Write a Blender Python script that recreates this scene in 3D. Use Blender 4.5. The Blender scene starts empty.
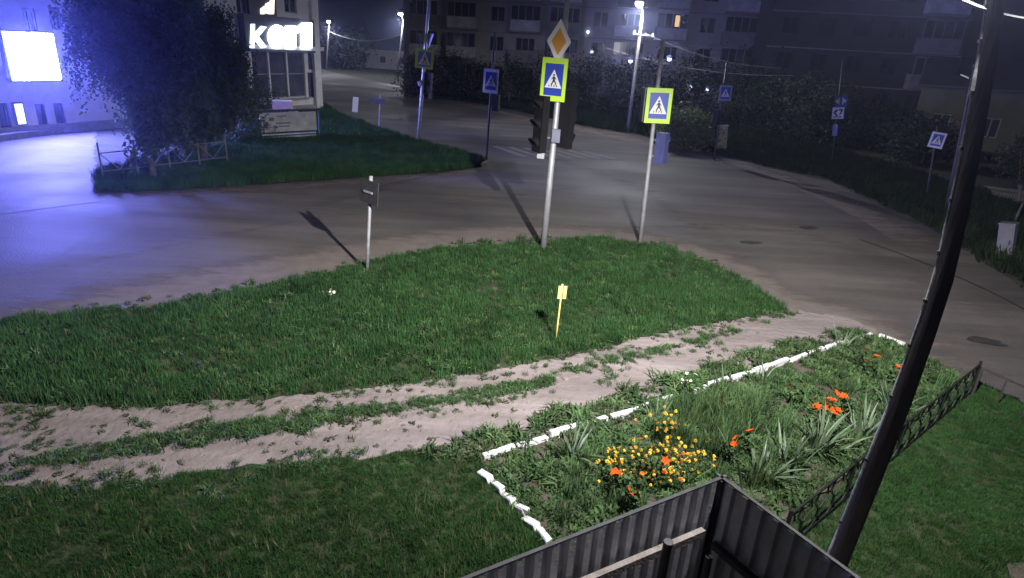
import bpy, bmesh, math, random
import numpy as np
from mathutils import Vector, Matrix
from mathutils.geometry import tessellate_polygon
random.seed(7); RNG = np.random.default_rng(7)
sc = bpy.context.scene
C = sc.collection
# ------------------------------------------------------------------ camera
FPX, HORY, ROLL, CAMH = 620.0, 50.0, 3.5, 4.9
_p = math.atan((289 - HORY) / FPX); _r = math.radians(ROLL)
_fw = Vector((0, math.cos(_p), -math.sin(_p))); _up = Vector((0, math.sin(_p), math.cos(_p))); _rt = Vector((1, 0, 0))
_R = _rt * math.cos(_r) + _up * math.sin(_r); _U = _up * math.cos(_r) - _rt * math.sin(_r)
CAM = Vector((0, 0, CAMH))
cd = bpy.data.cameras.new('camera'); cam = bpy.data.objects.new('camera', cd); C.objects.link(cam)
cd.sensor_width = 36; cd.lens = FPX / 1024 * 36; cd.clip_end = 1500; cd.clip_start = 0.05
cam.matrix_world = Matrix(((_R.x, _U.x, -_fw.x, 0), (_R.y, _U.y, -_fw.y, 0), (_R.z, _U.z, -_fw.z, CAMH), (0, 0, 0, 1)))
sc.camera = cam
# ------------------------------------------------------------------ night sky, exposure
w = bpy.data.worlds.new('World'); sc.world = w; w.use_nodes = True
_n = w.node_tree.nodes; _l = w.node_tree.links
_bg = _n['Background']
_bg.inputs['Color'].default_value = (0.10, 0.13, 0.26, 1); _bg.inputs['Strength'].default_value = 0.008
sc.view_settings.view_transform = 'Standard'; sc.view_settings.look = 'None'
sc.view_settings.exposure = 0.0; sc.view_settings.gamma = 1.0; sc.view_settings.use_curve_mapping = False
sc.cycles.use_denoising = True
sc.cycles.max_bounces = 6; sc.cycles.transparent_max_bounces = 12; sc.cycles.volume_bounces = 0
sc.cycles.sample_clamp_indirect = 4.0
NEAR_LAMP_W, FAR_LAMP_W, SCREEN_E, HAZE_D = 8400, 1500, 660.0, 0.0009

# ------------------------------------------------------------------ pixel helpers (a pixel gives a direction only)
def ray(x, y): return _fw + _R * ((x - 512) / FPX) + _U * ((289 - y) / FPX)
def G(x, y, z=0.0):                      # where the ray meets the level z
    d = ray(x, y); return CAM + d * ((z - CAMH) / d.z)
def onplane(x, y, p0, nrm):
    d = ray(x, y); return CAM + d * ((p0 - CAM).dot(nrm) / d.dot(nrm))
def V(x, y, B):                          # upright plane through B that faces the camera
    n = Vector((B.x, B.y, 0)).normalized(); return onplane(x, y, B, n)
def ppm(B): return FPX / (B - CAM).dot(_fw)

# ------------------------------------------------------------------ materials
MATS = {}
def mat(name, col, rough=0.8, metal=0.0, var=0.25, scale=6.0, bump=0.0, bscale=None, col2=None, emit=None, estr=0.0, spec=0.5, detail=5.0, mapping=None, rand=0.0, bmap=False):
    if name in MATS: return MATS[name]
    m = bpy.data.materials.new(name); m.use_nodes = True; N = m.node_tree.nodes; L = m.node_tree.links
    b = N['Principled BSDF']; b.inputs['Roughness'].default_value = rough; b.inputs['Metallic'].default_value = metal
    b.inputs['Specular IOR Level'].default_value = spec
    tc = N.new('ShaderNodeNewGeometry')
    src = tc.outputs['Position']
    if mapping:
        mp = N.new('ShaderNodeMapping'); mp.inputs['Rotation'].default_value = (0, 0, mapping[0]); mp.inputs['Scale'].default_value = mapping[1]
        mp.vector_type = 'POINT'; L.new(src, mp.inputs['Vector']); src2 = mp.outputs['Vector']
    else: src2 = src
    nz = N.new('ShaderNodeTexNoise'); nz.inputs['Scale'].default_value = scale; nz.inputs['Detail'].default_value = detail; nz.inputs['Roughness'].default_value = 0.65
    L.new(src2, nz.inputs['Vector'])
    cr = N.new('ShaderNodeValToRGB'); cr.color_ramp.elements[0].position = 0.3; cr.color_ramp.elements[1].position = 0.7
    c1 = [c * (1 - var) for c in col]; c2 = list(col2) if col2 else [min(1, c * (1 + var)) for c in col]
    cr.color_ramp.elements[0].color = (*c1, 1); cr.color_ramp.elements[1].color = (*c2, 1)
    L.new(nz.outputs['Fac'], cr.inputs['Fac'])
    out = cr.outputs['Color']
    if rand:
        oi = N.new('ShaderNodeObjectInfo'); hs = N.new('ShaderNodeHueSaturation')
        mr = N.new('ShaderNodeMapRange'); mr.inputs['To Min'].default_value = 1 - rand; mr.inputs['To Max'].default_value = 1 + rand
        L.new(oi.outputs['Random'], mr.inputs['Value']); L.new(mr.outputs['Result'], hs.inputs['Value'])
        mr2 = N.new('ShaderNodeMapRange'); mr2.inputs['To Min'].default_value = 0.485; mr2.inputs['To Max'].default_value = 0.515
        ml = N.new('ShaderNodeMath'); ml.operation = 'FRACT'; m7 = N.new('ShaderNodeMath'); m7.operation = 'MULTIPLY'; m7.inputs[1].default_value = 7.31
        L.new(oi.outputs['Random'], m7.inputs[0]); L.new(m7.outputs[0], ml.inputs[0]); L.new(ml.outputs[0], mr2.inputs['Value']); L.new(mr2.outputs['Result'], hs.inputs['Hue'])
        L.new(out, hs.inputs['Color']); out = hs.outputs['Color']
    L.new(out, b.inputs['Base Color'])
    if bump:
        n2 = N.new('ShaderNodeTexNoise'); n2.inputs['Scale'].default_value = bscale or scale * 6; n2.inputs['Detail'].default_value = 6
        L.new(src2 if bmap else src, n2.inputs['Vector'])
        bp = N.new('ShaderNodeBump'); bp.inputs['Strength'].default_value = bump; bp.inputs['Distance'].default_value = 0.03
        L.new(n2.outputs['Fac'], bp.inputs['Height']); L.new(bp.outputs['Normal'], b.inputs['Normal'])
    if emit:
        b.inputs['Emission Color'].default_value = (*emit, 1); b.inputs['Emission Strength'].default_value = estr
    MATS[name] = m; return m
def ntree(m): return m.node_tree.nodes, m.node_tree.links

RD = math.atan2(7.8, 10.7)
m_ground = mat('soil and sparse grass', (0.030, 0.040, 0.018), 0.95, var=0.5, scale=1.2, bump=0.6, col2=(0.06, 0.055, 0.035))
m_road = mat('worn asphalt', (0.128, 0.119, 0.117), 0.62, spec=0.22, var=0.34, scale=0.55, bump=0.35, bscale=22, mapping=(-RD, (0.18, 1.5, 1)), detail=7)
# wheel tracks, repairs and grit on the asphalt
N, L = ntree(m_road); b = N['Principled BSDF']; base = b.inputs['Base Color'].links[0].from_socket
geo = N.new('ShaderNodeNewGeometry')
nz = N.new('ShaderNodeTexNoise'); nz.inputs['Scale'].default_value = 0.16; nz.inputs['Detail'].default_value = 8; L.new(geo.outputs['Position'], nz.inputs['Vector'])
cr = N.new('ShaderNodeValToRGB'); cr.color_ramp.elements[0].position = 0.38; cr.color_ramp.elements[1].position = 0.66
cr.color_ramp.elements[0].color = (0.62, 0.62, 0.66, 1); cr.color_ramp.elements[1].color = (1.35, 1.28, 1.2, 1); L.new(nz.outputs['Fac'], cr.inputs['Fac'])
mx = N.new('ShaderNodeMix'); mx.data_type = 'RGBA'; mx.blend_type = 'MULTIPLY'; mx.inputs['Factor'].default_value = 1
L.new(base, mx.inputs[6]); L.new(cr.outputs['Color'], mx.inputs[7])
vz = N.new('ShaderNodeTexNoise'); vz.inputs['Scale'].default_value = 45; vz.inputs['Detail'].default_value = 3; L.new(geo.outputs['Position'], vz.inputs['Vector'])
mr = N.new('ShaderNodeMapRange'); mr.inputs['From Min'].default_value = .3; mr.inputs['From Max'].default_value = .7; mr.inputs['To Min'].default_value = .8; mr.inputs['To Max'].default_value = 1.2; L.new(vz.outputs['Fac'], mr.inputs['Value'])
hs = N.new('ShaderNodeHueSaturation'); L.new(mr.outputs['Result'], hs.inputs['Value']); L.new(mx.outputs[2], hs.inputs['Color']); L.new(hs.outputs['Color'], b.inputs['Base Color'])
rr = N.new('ShaderNodeMapRange'); rr.inputs['From Min'].default_value = .35; rr.inputs['From Max'].default_value = .65; rr.inputs['To Min'].default_value = .66; rr.inputs['To Max'].default_value = .9
L.new(nz.outputs['Fac'], rr.inputs['Value']); L.new(rr.outputs['Result'], b.inputs['Roughness'])

m_path = mat('packed sandy dirt', (0.245, 0.207, 0.203), 0.95, var=0.38, scale=0.9, bump=1.0, bscale=9, detail=12, mapping=(-.32, (.45, 1.6, 1)))
m_lawn = mat('lawn soil', (0.035, 0.048, 0.018), 0.95, var=0.4, scale=3, bump=0.8, bscale=25)
m_bed = mat('bed soil', (0.085, 0.072, 0.055), 0.95, var=0.4, scale=4, bump=0.9, bscale=20)
m_yard = mat('yard earth', (0.03, 0.027, 0.024), 0.95, var=0.4, scale=4, bump=0.8)
def sand_mat():
    m = mat('wind-blown sand', (0.185, 0.155, 0.14), 0.95, var=0.2, scale=2.2, bump=0.4, bscale=30)
    N, L = ntree(m); b = N['Principled BSDF']; out = N['Material Output']
    at = N.new('ShaderNodeAttribute'); at.attribute_name = 'edge'
    g = N.new('ShaderNodeNewGeometry'); mp = N.new('ShaderNodeMapping'); mp.inputs['Rotation'].default_value = (0, 0, -RD); mp.inputs['Scale'].default_value = (0.35, 1.4, 1)
    L.new(g.outputs['Position'], mp.inputs['Vector'])
    nz = N.new('ShaderNodeTexNoise'); nz.inputs['Scale'].default_value = 1.6; nz.inputs['Detail'].default_value = 9; nz.inputs['Roughness'].default_value = 0.7; L.new(mp.outputs['Vector'], nz.inputs['Vector'])
    ad = N.new('ShaderNodeMath'); ad.operation = 'ADD'; L.new(at.outputs['Fac'], ad.inputs[0]); L.new(nz.outputs['Fac'], ad.inputs[1])
    mr = N.new('ShaderNodeMapRange'); mr.interpolation_type = 'SMOOTHSTEP'; mr.inputs['From Min'].default_value = 0.66; mr.inputs['From Max'].default_value = 1.1
    mr.inputs['To Max'].default_value = 0.92
    L.new(ad.outputs[0], mr.inputs['Value'])
    tr = N.new('ShaderNodeBsdfTransparent'); ms = N.new('ShaderNodeMixShader')
    L.new(mr.outputs['Result'], ms.inputs[0]); L.new(tr.outputs[0], ms.inputs[1]); L.new(b.outputs[0], ms.inputs[2]); L.new(ms.outputs[0], out.inputs['Surface'])
    return m
m_sand = sand_mat()
m_grass = mat('grass blade', (0.034, 0.082, 0.024), 0.7, var=0.35, scale=0.9, rand=0.35, spec=0.06)
m_grass2 = mat('long grass blade', (0.034, 0.084, 0.027), 0.7, var=0.4, scale=0.8, rand=0.35, spec=0.06)
m_dry = mat('dusty scrub leaf', (0.07, 0.088, 0.045), 0.8, var=0.35, scale=2, rand=0.3, spec=0.2)
m_weed = mat('weed leaf', (0.066, 0.115, 0.044), 0.6, var=0.4, scale=1.7, rand=0.4, spec=0.12)
m_iris = mat('iris leaf', (0.115, 0.165, 0.10), 0.5, var=0.25, scale=5, spec=0.4, rand=0.2)
m_birch = mat('birch leaf', (0.06, 0.09, 0.045), 0.6, var=0.4, scale=3, spec=0.3)
m_verge_dim = mat('dimmed verge grass', (0.017, 0.028, 0.012), 0.8, var=0.4, scale=0.8, rand=0.3, spec=0.05)  # verge grass darkened in its colour, standing in for the lamp's limited reach
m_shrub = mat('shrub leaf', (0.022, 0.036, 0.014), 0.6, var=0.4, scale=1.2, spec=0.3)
m_shrub2 = mat('bright shrub leaf', (0.115, 0.15, 0.07), 0.6, var=0.4, scale=2.5, spec=0.3)
m_bark = mat('bark', (0.11, 0.095, 0.08), 0.9, var=0.45, scale=9, bump=0.8)
m_birchbark = mat('birch bark', (0.13, 0.125, 0.12), 0.8, var=0.6, scale=5, bump=0.4)
m_oldwood = mat('tarred pole wood', (0.050, 0.044, 0.040), 0.9, spec=0.08, var=0.75, scale=9, bump=0.8, bscale=26, mapping=(0, (1, 1, 0.06)), bmap=True)
m_beam = mat('weathered timber', (0.20, 0.175, 0.165), 0.85, var=0.3, scale=8, bump=0.5)
m_sheet = mat('dark painted sheet steel', (0.52, 0.52, 0.57), 0.5, 0.05, var=0.25, scale=5, bump=0.08, bscale=40)
m_galv = mat('galvanised steel', (0.46, 0.47, 0.50), 0.5, 0.55, var=0.22, scale=7, bump=0.1)
m_greypost = mat('grey painted steel', (0.32, 0.32, 0.35), 0.55, 0.2, var=0.25, scale=8)
m_darkpost = mat('dark steel', (0.05, 0.05, 0.055), 0.6, 0.3, var=0.3, scale=8)
m_concrete = mat('concrete', (0.27, 0.26, 0.25), 0.9, var=0.25, scale=5, bump=0.4)
m_kerb = mat('kerb concrete', (0.16, 0.15, 0.15), 0.9, var=0.35, scale=4, bump=0.5)
m_white = mat('whitewash', (0.78, 0.78, 0.78), 0.85, var=0.16, scale=11, bump=0.35)
m_signyel = mat('fluorescent yellow-green', (0.52, 0.80, 0.05), 0.45, var=0.05, scale=4)
m_signblue = mat('sign blue', (0.025, 0.055, 0.42), 0.4, var=0.08, scale=4)
m_signwhite = mat('sign white', (0.80, 0.80, 0.82), 0.4, var=0.06, scale=4)
m_signorange = mat('sign amber', (0.78, 0.36, 0.035), 0.4, var=0.1, scale=5)
m_signback = mat('sign back', (0.15, 0.15, 0.17), 0.6, 0.2, var=0.25, scale=6)
m_black = mat('black paint', (0.012, 0.012, 0.013), 0.5, var=0.2, scale=6)
m_lamp_case = mat('signal housing', (0.009, 0.009, 0.011), 0.7, spec=0.2, var=0.25, scale=6)
m_lens = mat('unlit lens', (0.03, 0.02, 0.02), 0.2, var=0.2, scale=6)
m_yellow = mat('yellow marker paint', (0.80, 0.60, 0.20), 0.5, var=0.15, scale=9)
m_iron = mat('green painted iron', (0.014, 0.020, 0.015), 0.55, 0.2, var=0.4, scale=20)
m_rail = mat('rusty rail paint', (0.045, 0.04, 0.038), 0.7, 0.1, var=0.3, scale=14)
m_plaster = mat('pale plaster', (0.62, 0.60, 0.60), 0.9, var=0.12, scale=2, bump=0.15)
m_apt = mat('apartment panel', (0.36, 0.33, 0.33), 0.9, var=0.18, scale=0.6, bump=0.2)
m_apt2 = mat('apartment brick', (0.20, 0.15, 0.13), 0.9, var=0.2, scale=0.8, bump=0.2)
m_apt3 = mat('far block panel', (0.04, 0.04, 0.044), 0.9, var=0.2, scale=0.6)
m_house = mat('ochre render', (0.11, 0.105, 0.075), 0.9, var=0.2, scale=0.9)
m_balc = mat('balcony panel', (0.52, 0.52, 0.54), 0.85, var=0.3, scale=1.3)
m_balc2 = mat('balcony board', (0.24, 0.22, 0.22), 0.85, var=0.3, scale=1.3)
m_frame = mat('window frame', (0.26, 0.26, 0.27), 0.6, var=0.12, scale=4)
m_glass = mat('dark window glass', (0.020, 0.022, 0.028), 0.12, var=0.4, scale=0.7, spec=0.6)
m_shopglass = mat('shop glass', (0.07, 0.07, 0.10), 0.15, var=0.5, scale=0.9, spec=0.6)
m_litwin = mat('lit window', (0.8, 0.6, 0.3), 0.6, emit=(1.0, 0.62, 0.25), estr=0.85)
m_litcool = mat('lit cool window', (0.7, 0.7, 0.6), 0.6, emit=(0.9, 0.9, 0.75), estr=0.5)
m_roof = mat('roof sheet', (0.06, 0.06, 0.065), 0.7, var=0.2, scale=1)
m_screen = mat('led screen', (0.5, 0.5, 0.6), 0.6, var=0.05, scale=3, emit=(0.20, 0.22, 1.0), estr=SCREEN_E)
m_sign_k = mat('led letter bright', (0.8, 0.8, 0.9), 0.6, emit=(0.72, 0.78, 1.0), estr=14)
m_sign_kd = mat('led letter dim', (0.7, 0.7, 0.9), 0.6, emit=(0.6, 0.7, 1.0), estr=2.5)
m_sign_w = mat('warm lit letter', (0.9, 0.8, 0.6), 0.6, emit=(1.0, 0.85, 0.6), estr=3.0)
m_lampglow = mat('lamp diffuser', (0.9, 0.9, 0.9), 0.5, emit=(0.93, 0.95, 1.0), estr=240)
m_bulb = mat('cool bulb', (0.9, 0.9, 1), 0.5, emit=(0.55, 0.65, 1.0), estr=7)
m_banner = mat('faded banner', (0.50, 0.50, 0.53), 0.8, var=0.25, scale=2.2)
m_bannermark = mat('banner print', (0.16, 0.16, 0.20), 0.8, var=0.3, scale=3)
m_crate = mat('cardboard', (0.55, 0.40, 0.27), 0.9, var=0.15, scale=5)
m_cabinet = mat('pale cabinet', (0.14, 0.14, 0.20), 0.6, var=0.15, scale=5)
m_bluebox = mat('blue grey housing', (0.06, 0.07, 0.20), 0.55, var=0.2, scale=5)
m_lily = mat('lily petal', (0.62, 0.085, 0.012), 0.6, var=0.25, scale=20, spec=0.1)
m_mari = mat('marigold petal', (0.85, 0.52, 0.04), 0.6, var=0.2, scale=30, rand=0.25)
m_mari2 = mat('orange marigold petal', (0.85, 0.20, 0.02), 0.6, var=0.15, scale=30, rand=0.2)
m_pale = mat('pale petal', (0.75, 0.75, 0.66), 0.6, var=0.1, scale=20)
m_wire = mat('cable', (0.20, 0.20, 0.22), 0.6, var=0.1, scale=3)
m_paint = mat('worn road paint', (0.17, 0.165, 0.165), 0.8, var=0.45, scale=7)
m_tar = mat('tar patch', (0.040, 0.038, 0.040), 0.7, var=0.4, scale=6)

# ------------------------------------------------------------------ object helpers
ORG = {}
def tag(o, label=None, cat=None, group=None, kind=None):
    if label: o['label'] = label
    if cat: o['category'] = cat
    if group: o['group'] = group
    if kind: o['kind'] = kind
    return o
def thing(name, loc, label, cat, group=None):
    o = bpy.data.objects.new(name, None); C.objects.link(o); o.location = loc; o.empty_display_size = 0.2
    ORG[o] = Vector(loc); return tag(o, label, cat, group)
class MB:
    def __init__(s): s.v = []; s.f = []
    def quad(s, a, b, c, d): i = len(s.v); s.v += [Vector(a), Vector(b), Vector(c), Vector(d)]; s.f.append((i, i+1, i+2, i+3)); return s
    def box(s, c, ex, ey, ez):            # centre and three half-extent vectors
        c = Vector(c); i = len(s.v)
        for sx, sy, sz in ((-1,-1,-1),(1,-1,-1),(1,1,-1),(-1,1,-1),(-1,-1,1),(1,-1,1),(1,1,1),(-1,1,1)):
            s.v.append(c + ex*sx + ey*sy + ez*sz)
        for q in ((0,3,2,1),(4,5,6,7),(0,1,5,4),(1,2,6,5),(2,3,7,6),(3,0,4,7)): s.f.append(tuple(i+k for k in q))
        return s
    def abox(s, c, sx, sy, sz): return s.box(c, Vector((sx/2,0,0)), Vector((0,sy/2,0)), Vector((0,0,sz/2)))
    def tube(s, pts, rad, n=10, caps=True):
        pts = [Vector(p) for p in pts]; rad = rad if isinstance(rad, (list, tuple)) else [rad]*len(pts); i0 = len(s.v)
        for k, p in enumerate(pts):
            t = (pts[min(k+1, len(pts)-1)] - pts[max(k-1, 0)]).normalized()
            a = t.cross(Vector((0,0,1)) if abs(t.z) < .9 else Vector((1,0,0))).normalized(); b = t.cross(a)
            for j in range(n): th = 2*math.pi*j/n; s.v.append(p + (a*math.cos(th) + b*math.sin(th))*rad[k])
        for k in range(len(pts)-1):
            for j in range(n):
                q = i0+k*n+j; q2 = i0+k*n+(j+1)%n; s.f.append((q, q2, q2+n, q+n))
        if caps: s.f.append(tuple(i0+j for j in reversed(range(n)))); s.f.append(tuple(i0+(len(pts)-1)*n+j for j in range(n)))
        return s
    def prism(s, outline, o, ux, uy, un, t):   # 2D outline extruded by t along un
        n = len(outline); i = len(s.v); o = Vector(o)
        for z in (0, t):
            for (x, y) in outline: s.v.append(o + ux*x + uy*y + un*z)
        tris = tessellate_polygon([[Vector((x, y, 0)) for x, y in outline]])
        for tr in tris: s.f.append((i+tr[0], i+tr[1], i+tr[2])); s.f.append((i+n+tr[2], i+n+tr[1], i+n+tr[0]))
        for k in range(n): s.f.append((i+k, i+(k+1) % n, i+n+(k+1) % n, i+n+k))
        return s
    def mesh(s, name, m, org=Vector((0,0,0)), smooth=False, fix=True):
        me = bpy.data.meshes.new(name); me.from_pydata([tuple(v-org) for v in s.v], [], s.f)
        if fix:
            bm = bmesh.new(); bm.from_mesh(me); bmesh.ops.recalc_face_normals(bm, faces=bm.faces); bm.to_mesh(me); bm.free()
        if smooth: me.polygons.foreach_set('use_smooth', [True]*len(me.polygons))
        me.materials.append(m); return me
    def build(s, name, m, parent=None, smooth=False, loc=None):
        org = ORG[parent] if parent is not None else (Vector(loc) if loc is not None else Vector((0,0,0)))
        o = bpy.data.objects.new(name, s.mesh(name, m, org, smooth)); C.objects.link(o)
        if parent is not None: o.parent = parent
        else: o.location = org
        ORG[o] = org; return o
def inst(name, me, parent, pos, rot=None, scale=None):   # an object sharing mesh data, pos in world
    o = bpy.data.objects.new(name, me); C.objects.link(o); o.parent = parent
    o.location = Vector(pos) - (ORG[parent] if parent is not None else Vector((0,0,0)))
    if rot is not None:
        if isinstance(rot, Matrix): o.rotation_mode = 'QUATERNION'; o.rotation_quaternion = rot.to_quaternion()
        else: o.rotation_euler = rot
    if scale is not None: o.scale = scale if not isinstance(scale, (int, float)) else (scale,)*3
    ORG[o] = Vector(pos); return o
def npmesh(name, verts, faces_n, nper, m, smooth=False):
    me = bpy.data.meshes.new(name); nv = len(verts); nf = faces_n.shape[0]
    me.vertices.add(nv); me.vertices.foreach_set('co', np.asarray(verts, np.float32).ravel())
    me.loops.add(nf*nper); me.loops.foreach_set('vertex_index', faces_n.astype(np.int32).ravel())
    me.polygons.add(nf); me.polygons.foreach_set('loop_start', np.arange(0, nf*nper, nper, dtype=np.int32))
    me.update(calc_edges=True); me.materials.append(m); return me
def ragged(pts, step=0.22, amp=0.07, closed=True):
    out = []; n = len(pts)
    for k in range(n if closed else n-1):
        a = Vector(pts[k]); b_ = Vector(pts[(k+1) % n]); L_ = (b_-a).length; m_ = max(1, min(160, int(L_/step)))
        d = (b_-a).normalized(); nn = Vector((-d.y, d.x, 0))
        for j in range(m_): out.append(a.lerp(b_, j/m_) + nn*random.gauss(0, amp) + d*random.uniform(-.3, .3)*step*(1 if j else 0))
    if not closed: out.append(Vector(pts[-1]))
    return out
def sheet(name, pts, z, m, step=0.22, amp=0.07, kind='structure'):
    pts = ragged(pts, step, amp) if amp else [Vector(p) for p in pts]
    mb = MB(); mb.v = [Vector((p.x, p.y, z)) for p in pts]
    mb.f = [t for t in tessellate_polygon([[Vector((p.x, p.y, 0)) for p in pts]])]
    me = mb.mesh(name, m); 
    o = bpy.data.objects.new(name, me); C.objects.link(o); ORG[o] = Vector((0,0,0))
    for p in me.polygons:
        pass
    bm = bmesh.new(); bm.from_mesh(me)
    for f in bm.faces:
        if f.normal.z < 0: f.normal_flip()
    bm.to_mesh(me); bm.free()
    return tag(o, kind=kind)
def GP(l, z=0): return [G(x, y, z) for x, y in l]
def smooth_line(pts, n=6):
    out = []
    P = [pts[0]] + list(pts) + [pts[-1]]
    for i in range(1, len(P)-2):
        for k in range(n):
            t = k/n; a, b_, c, d = P[i-1], P[i], P[i+1], P[i+2]
            out.append(0.5*((2*b_) + (c-a)*t + (2*a-5*b_+4*c-d)*t*t + (3*b_-a-3*c+d)*t**3))
    out.append(pts[-1]); return out
def ribbon(name, line, wid, z, m, prof, kind='structure'):
    # strip along a line; prof = [(offset across 0..1, edge value)]
    line = smooth_line(line, 8); V_, F_, E_ = [], [], []
    n = len(prof)
    for k, p in enumerate(line):
        t = (line[min(k+1, len(line)-1)] - line[max(k-1, 0)]).normalized(); nn = Vector((-t.y, t.x, 0))
        wk = wid(k/(len(line)-1)) if callable(wid) else wid
        fade = min(1.0, 6*min(k, len(line)-1-k)/len(line))
        for (u, e) in prof: q = p + nn*((u-.5)*wk); V_.append((q.x, q.y, z)); E_.append(e*fade)
    for k in range(len(line)-1):
        for j in range(n-1): F_.append((k*n+j, (k+1)*n+j, (k+1)*n+j+1, k*n+j+1))
    me = bpy.data.meshes.new(name); me.from_pydata(V_, [], F_); a = me.attributes.new('edge', 'FLOAT', 'POINT'); a.data.foreach_set('value', E_)
    me.materials.append(m); o = bpy.data.objects.new(name, me); C.objects.link(o); ORG[o] = Vector((0,0,0)); return tag(o, kind=kind)

# ------------------------------------------------------------------ the ground, roads, paths
sheet('ground', [(-400,-60,0),(400,-60,0),(400,700,0),(-400,700,0)], 0.0, m_ground, amp=0)
side = [(322,100),(345,118),(380,130),(418,143),(452,151),(476,157),(487,163),(481,167),(440,172),(300,182),(180,190),(96,193)]
road_px = [(1200,390),(1024,290),(960,245),(900,215),(830,182),(760,166),(690,149),(640,136),(590,128),(520,112),(450,98),(390,84),(330,71.5),(318,67)]
road = [G(*p) for p in road_px] + [Vector((-60, 150, 0)), Vector((-46, 112, 0)), G(322, 78)] + [G(*p) for p in side]
road += [G(94,150), G(96,128), G(0,141), Vector((-27, 20, 0)), Vector((-30, -8, 0)), Vector((-21, -1.5, 0)), G(-150, 348), G(0,326), G(150,311), G(250,292), G(350,272), G(450,250), G(540,246), G(650,252), G(700,268), G(760,300), G(790,322), G(870,342), G(905,358), G(960,375), G(1024,405), Vector((14.5, 2, 0)), Vector((24, 2, 0))]
sheet('road', road, 0.006, m_road, 0.3, 0.05)
# sand blown over the asphalt edges
ribbon('sandy_shoulder', GP([(-160,335),(0,308),(150,290),(250,272),(350,254),(450,238),(540,232),(620,236),(680,248),(730,268),(780,298),(860,322),(960,362),(1060,410)]), lambda u: 2.9, 0.012, m_sand, [(0,0.85),(.4,.75),(.7,.45),(1,0)])
ribbon('sandy_lane_edge', GP([(100,198),(300,188),(440,177),(500,168)]), 1.7, 0.012, m_sand, [(0,0),(.4,.35),(.7,.45),(1,.2)])
ribbon('sandy_verge', GP([(322,74),(400,88),(480,106),(560,123),(640,140),(720,158),(800,180),(880,212),(960,255),(1060,330)]), 3.0, 0.012, m_sand, [(0,.55),(.3,.5),(.7,.2),(1,0)])
ribbon('sandy_corner', GP([(345,122),(400,143),(460,160),(500,160)]), 2.2, 0.0125, m_sand, [(0,0),(.3,.3),(.7,.5),(1,.4)])
for nm, ln, wd in (('dust_track', [(560,235),(700,225),(830,240),(960,300),(1060,370)], 3.2), ('dust_track', [(-60,290),(150,250),(340,215),(520,195),(640,180)], 1.2), ('dust_track', [(420,120),(520,150),(620,180),(700,230),(800,290)], 3.5)):
    ribbon(nm, GP(ln), wd, 0.016 + random.random()*.004, m_sand, [(0,0),(.3,.16),(.5,.27),(.7,.16),(1,0)])
# dirt driveway
path = [(-90,398),(0,402),(130,406),(250,398),(400,384),(480,372),(560,356),(640,336),(720,322),(800,312),(850,318),(880,336),(760,362),(700,382),(640,402),(600,425),(490,462),(470,455),(430,455),(380,462),(250,474),(100,492),(0,498),(-120,505)]
sheet('dirt_driveway', GP(path), 0.022, m_path, 0.14, 0.08)
LAWN_ISLAND = [(-240,352),(-100,333),(0,323),(60,316),(150,309),(250,291),(340,272),(440,251),(480,247),(530,247),(560,241),(600,241),(650,247),(700,262),(740,280),(786,312),(720,322),(640,338),(560,358),(480,374),(400,386),(250,400),(130,408),(0,404),(-240,400)]
LAWN_MEDIAN = [(20,462),(90,448),(200,430),(300,418),(420,402),(520,386),(556,381),(548,387),(480,402),(400,413),(300,432),(200,448),(100,464),(40,468)]
LAWN_MEDIAN2 = [(560,372),(600,362),(680,345),(735,329),(728,334),(680,350),(610,367),(575,374)]
LAWN_FRONT = [(-150,520),(0,494),(100,488),(250,470),(380,458),(440,450),(482,462),(510,500),(546,548),(520,578),(470,640),(-260,660)]
LAWN_RIGHT = [(775,540),(868,464),(972,381),(1024,408),(1180,480),(1250,640),(862,600)]
LAWN_KIOSK = [(96,193),(96,172),(200,150),(255,125),(320,104),(345,118),(380,130),(418,143),(452,151),(476,157),(485,163),(478,167),(440,172),(300,182),(180,190)]
for nm, p, z, m_ in (('lawn', LAWN_ISLAND, .032, m_lawn), ('lawn', LAWN_FRONT, .034, m_lawn), ('lawn', LAWN_RIGHT, .036, m_lawn), ('lawn', LAWN_KIOSK, .030, m_lawn)):
    sheet(nm, GP(p), z, m_, 0.2, 0.05)
BED = [(481,464),(545,447),(615,428),(700,398),(870,335),(912,353),(972,380),(785,522),(700,560),(600,575),(545,546)]
sheet('flower_bed_soil', GP(BED), 0.042, m_bed, 0.2, 0.02)
sheet('yard_ground', [(1.6,3.8,0),(2.4,2.6,0),(4,-2,0),(-4,-2,0),(-3,1.0,0)], 0.046, m_yard, amp=0)
sheet('far_verge_path', GP([(985,186),(1060,196),(1060,212),(1000,203)]), 0.02, m_concrete, 0.3, 0.05)

def kerb(name, line, h=0.13, wd=0.16):
    line = smooth_line(line, 5); mb = MB(); k0 = None
    for a, b_ in zip(line[:-1], line[1:]):
        d = (b_-a); t = d.normalized(); nn = Vector((-t.y, t.x, 0)); c = (a+b_)/2
        mb.box(Vector((c.x, c.y, h/2)), t*(d.length/2-0.004), nn*(wd/2), Vector((0,0,h/2)))
    o = mb.build(name, m_kerb); return tag(o, kind='structure')
kerb('kerb', GP([(380,130.5),(418,143.5),(452,151.5),(476,157.5),(486.5,163),(480,167)]))
kerb('forecourt_kerb', GP([(-60,150),(0,141),(50,134),(97,127.5)]), 0.28, 0.5)
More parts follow.
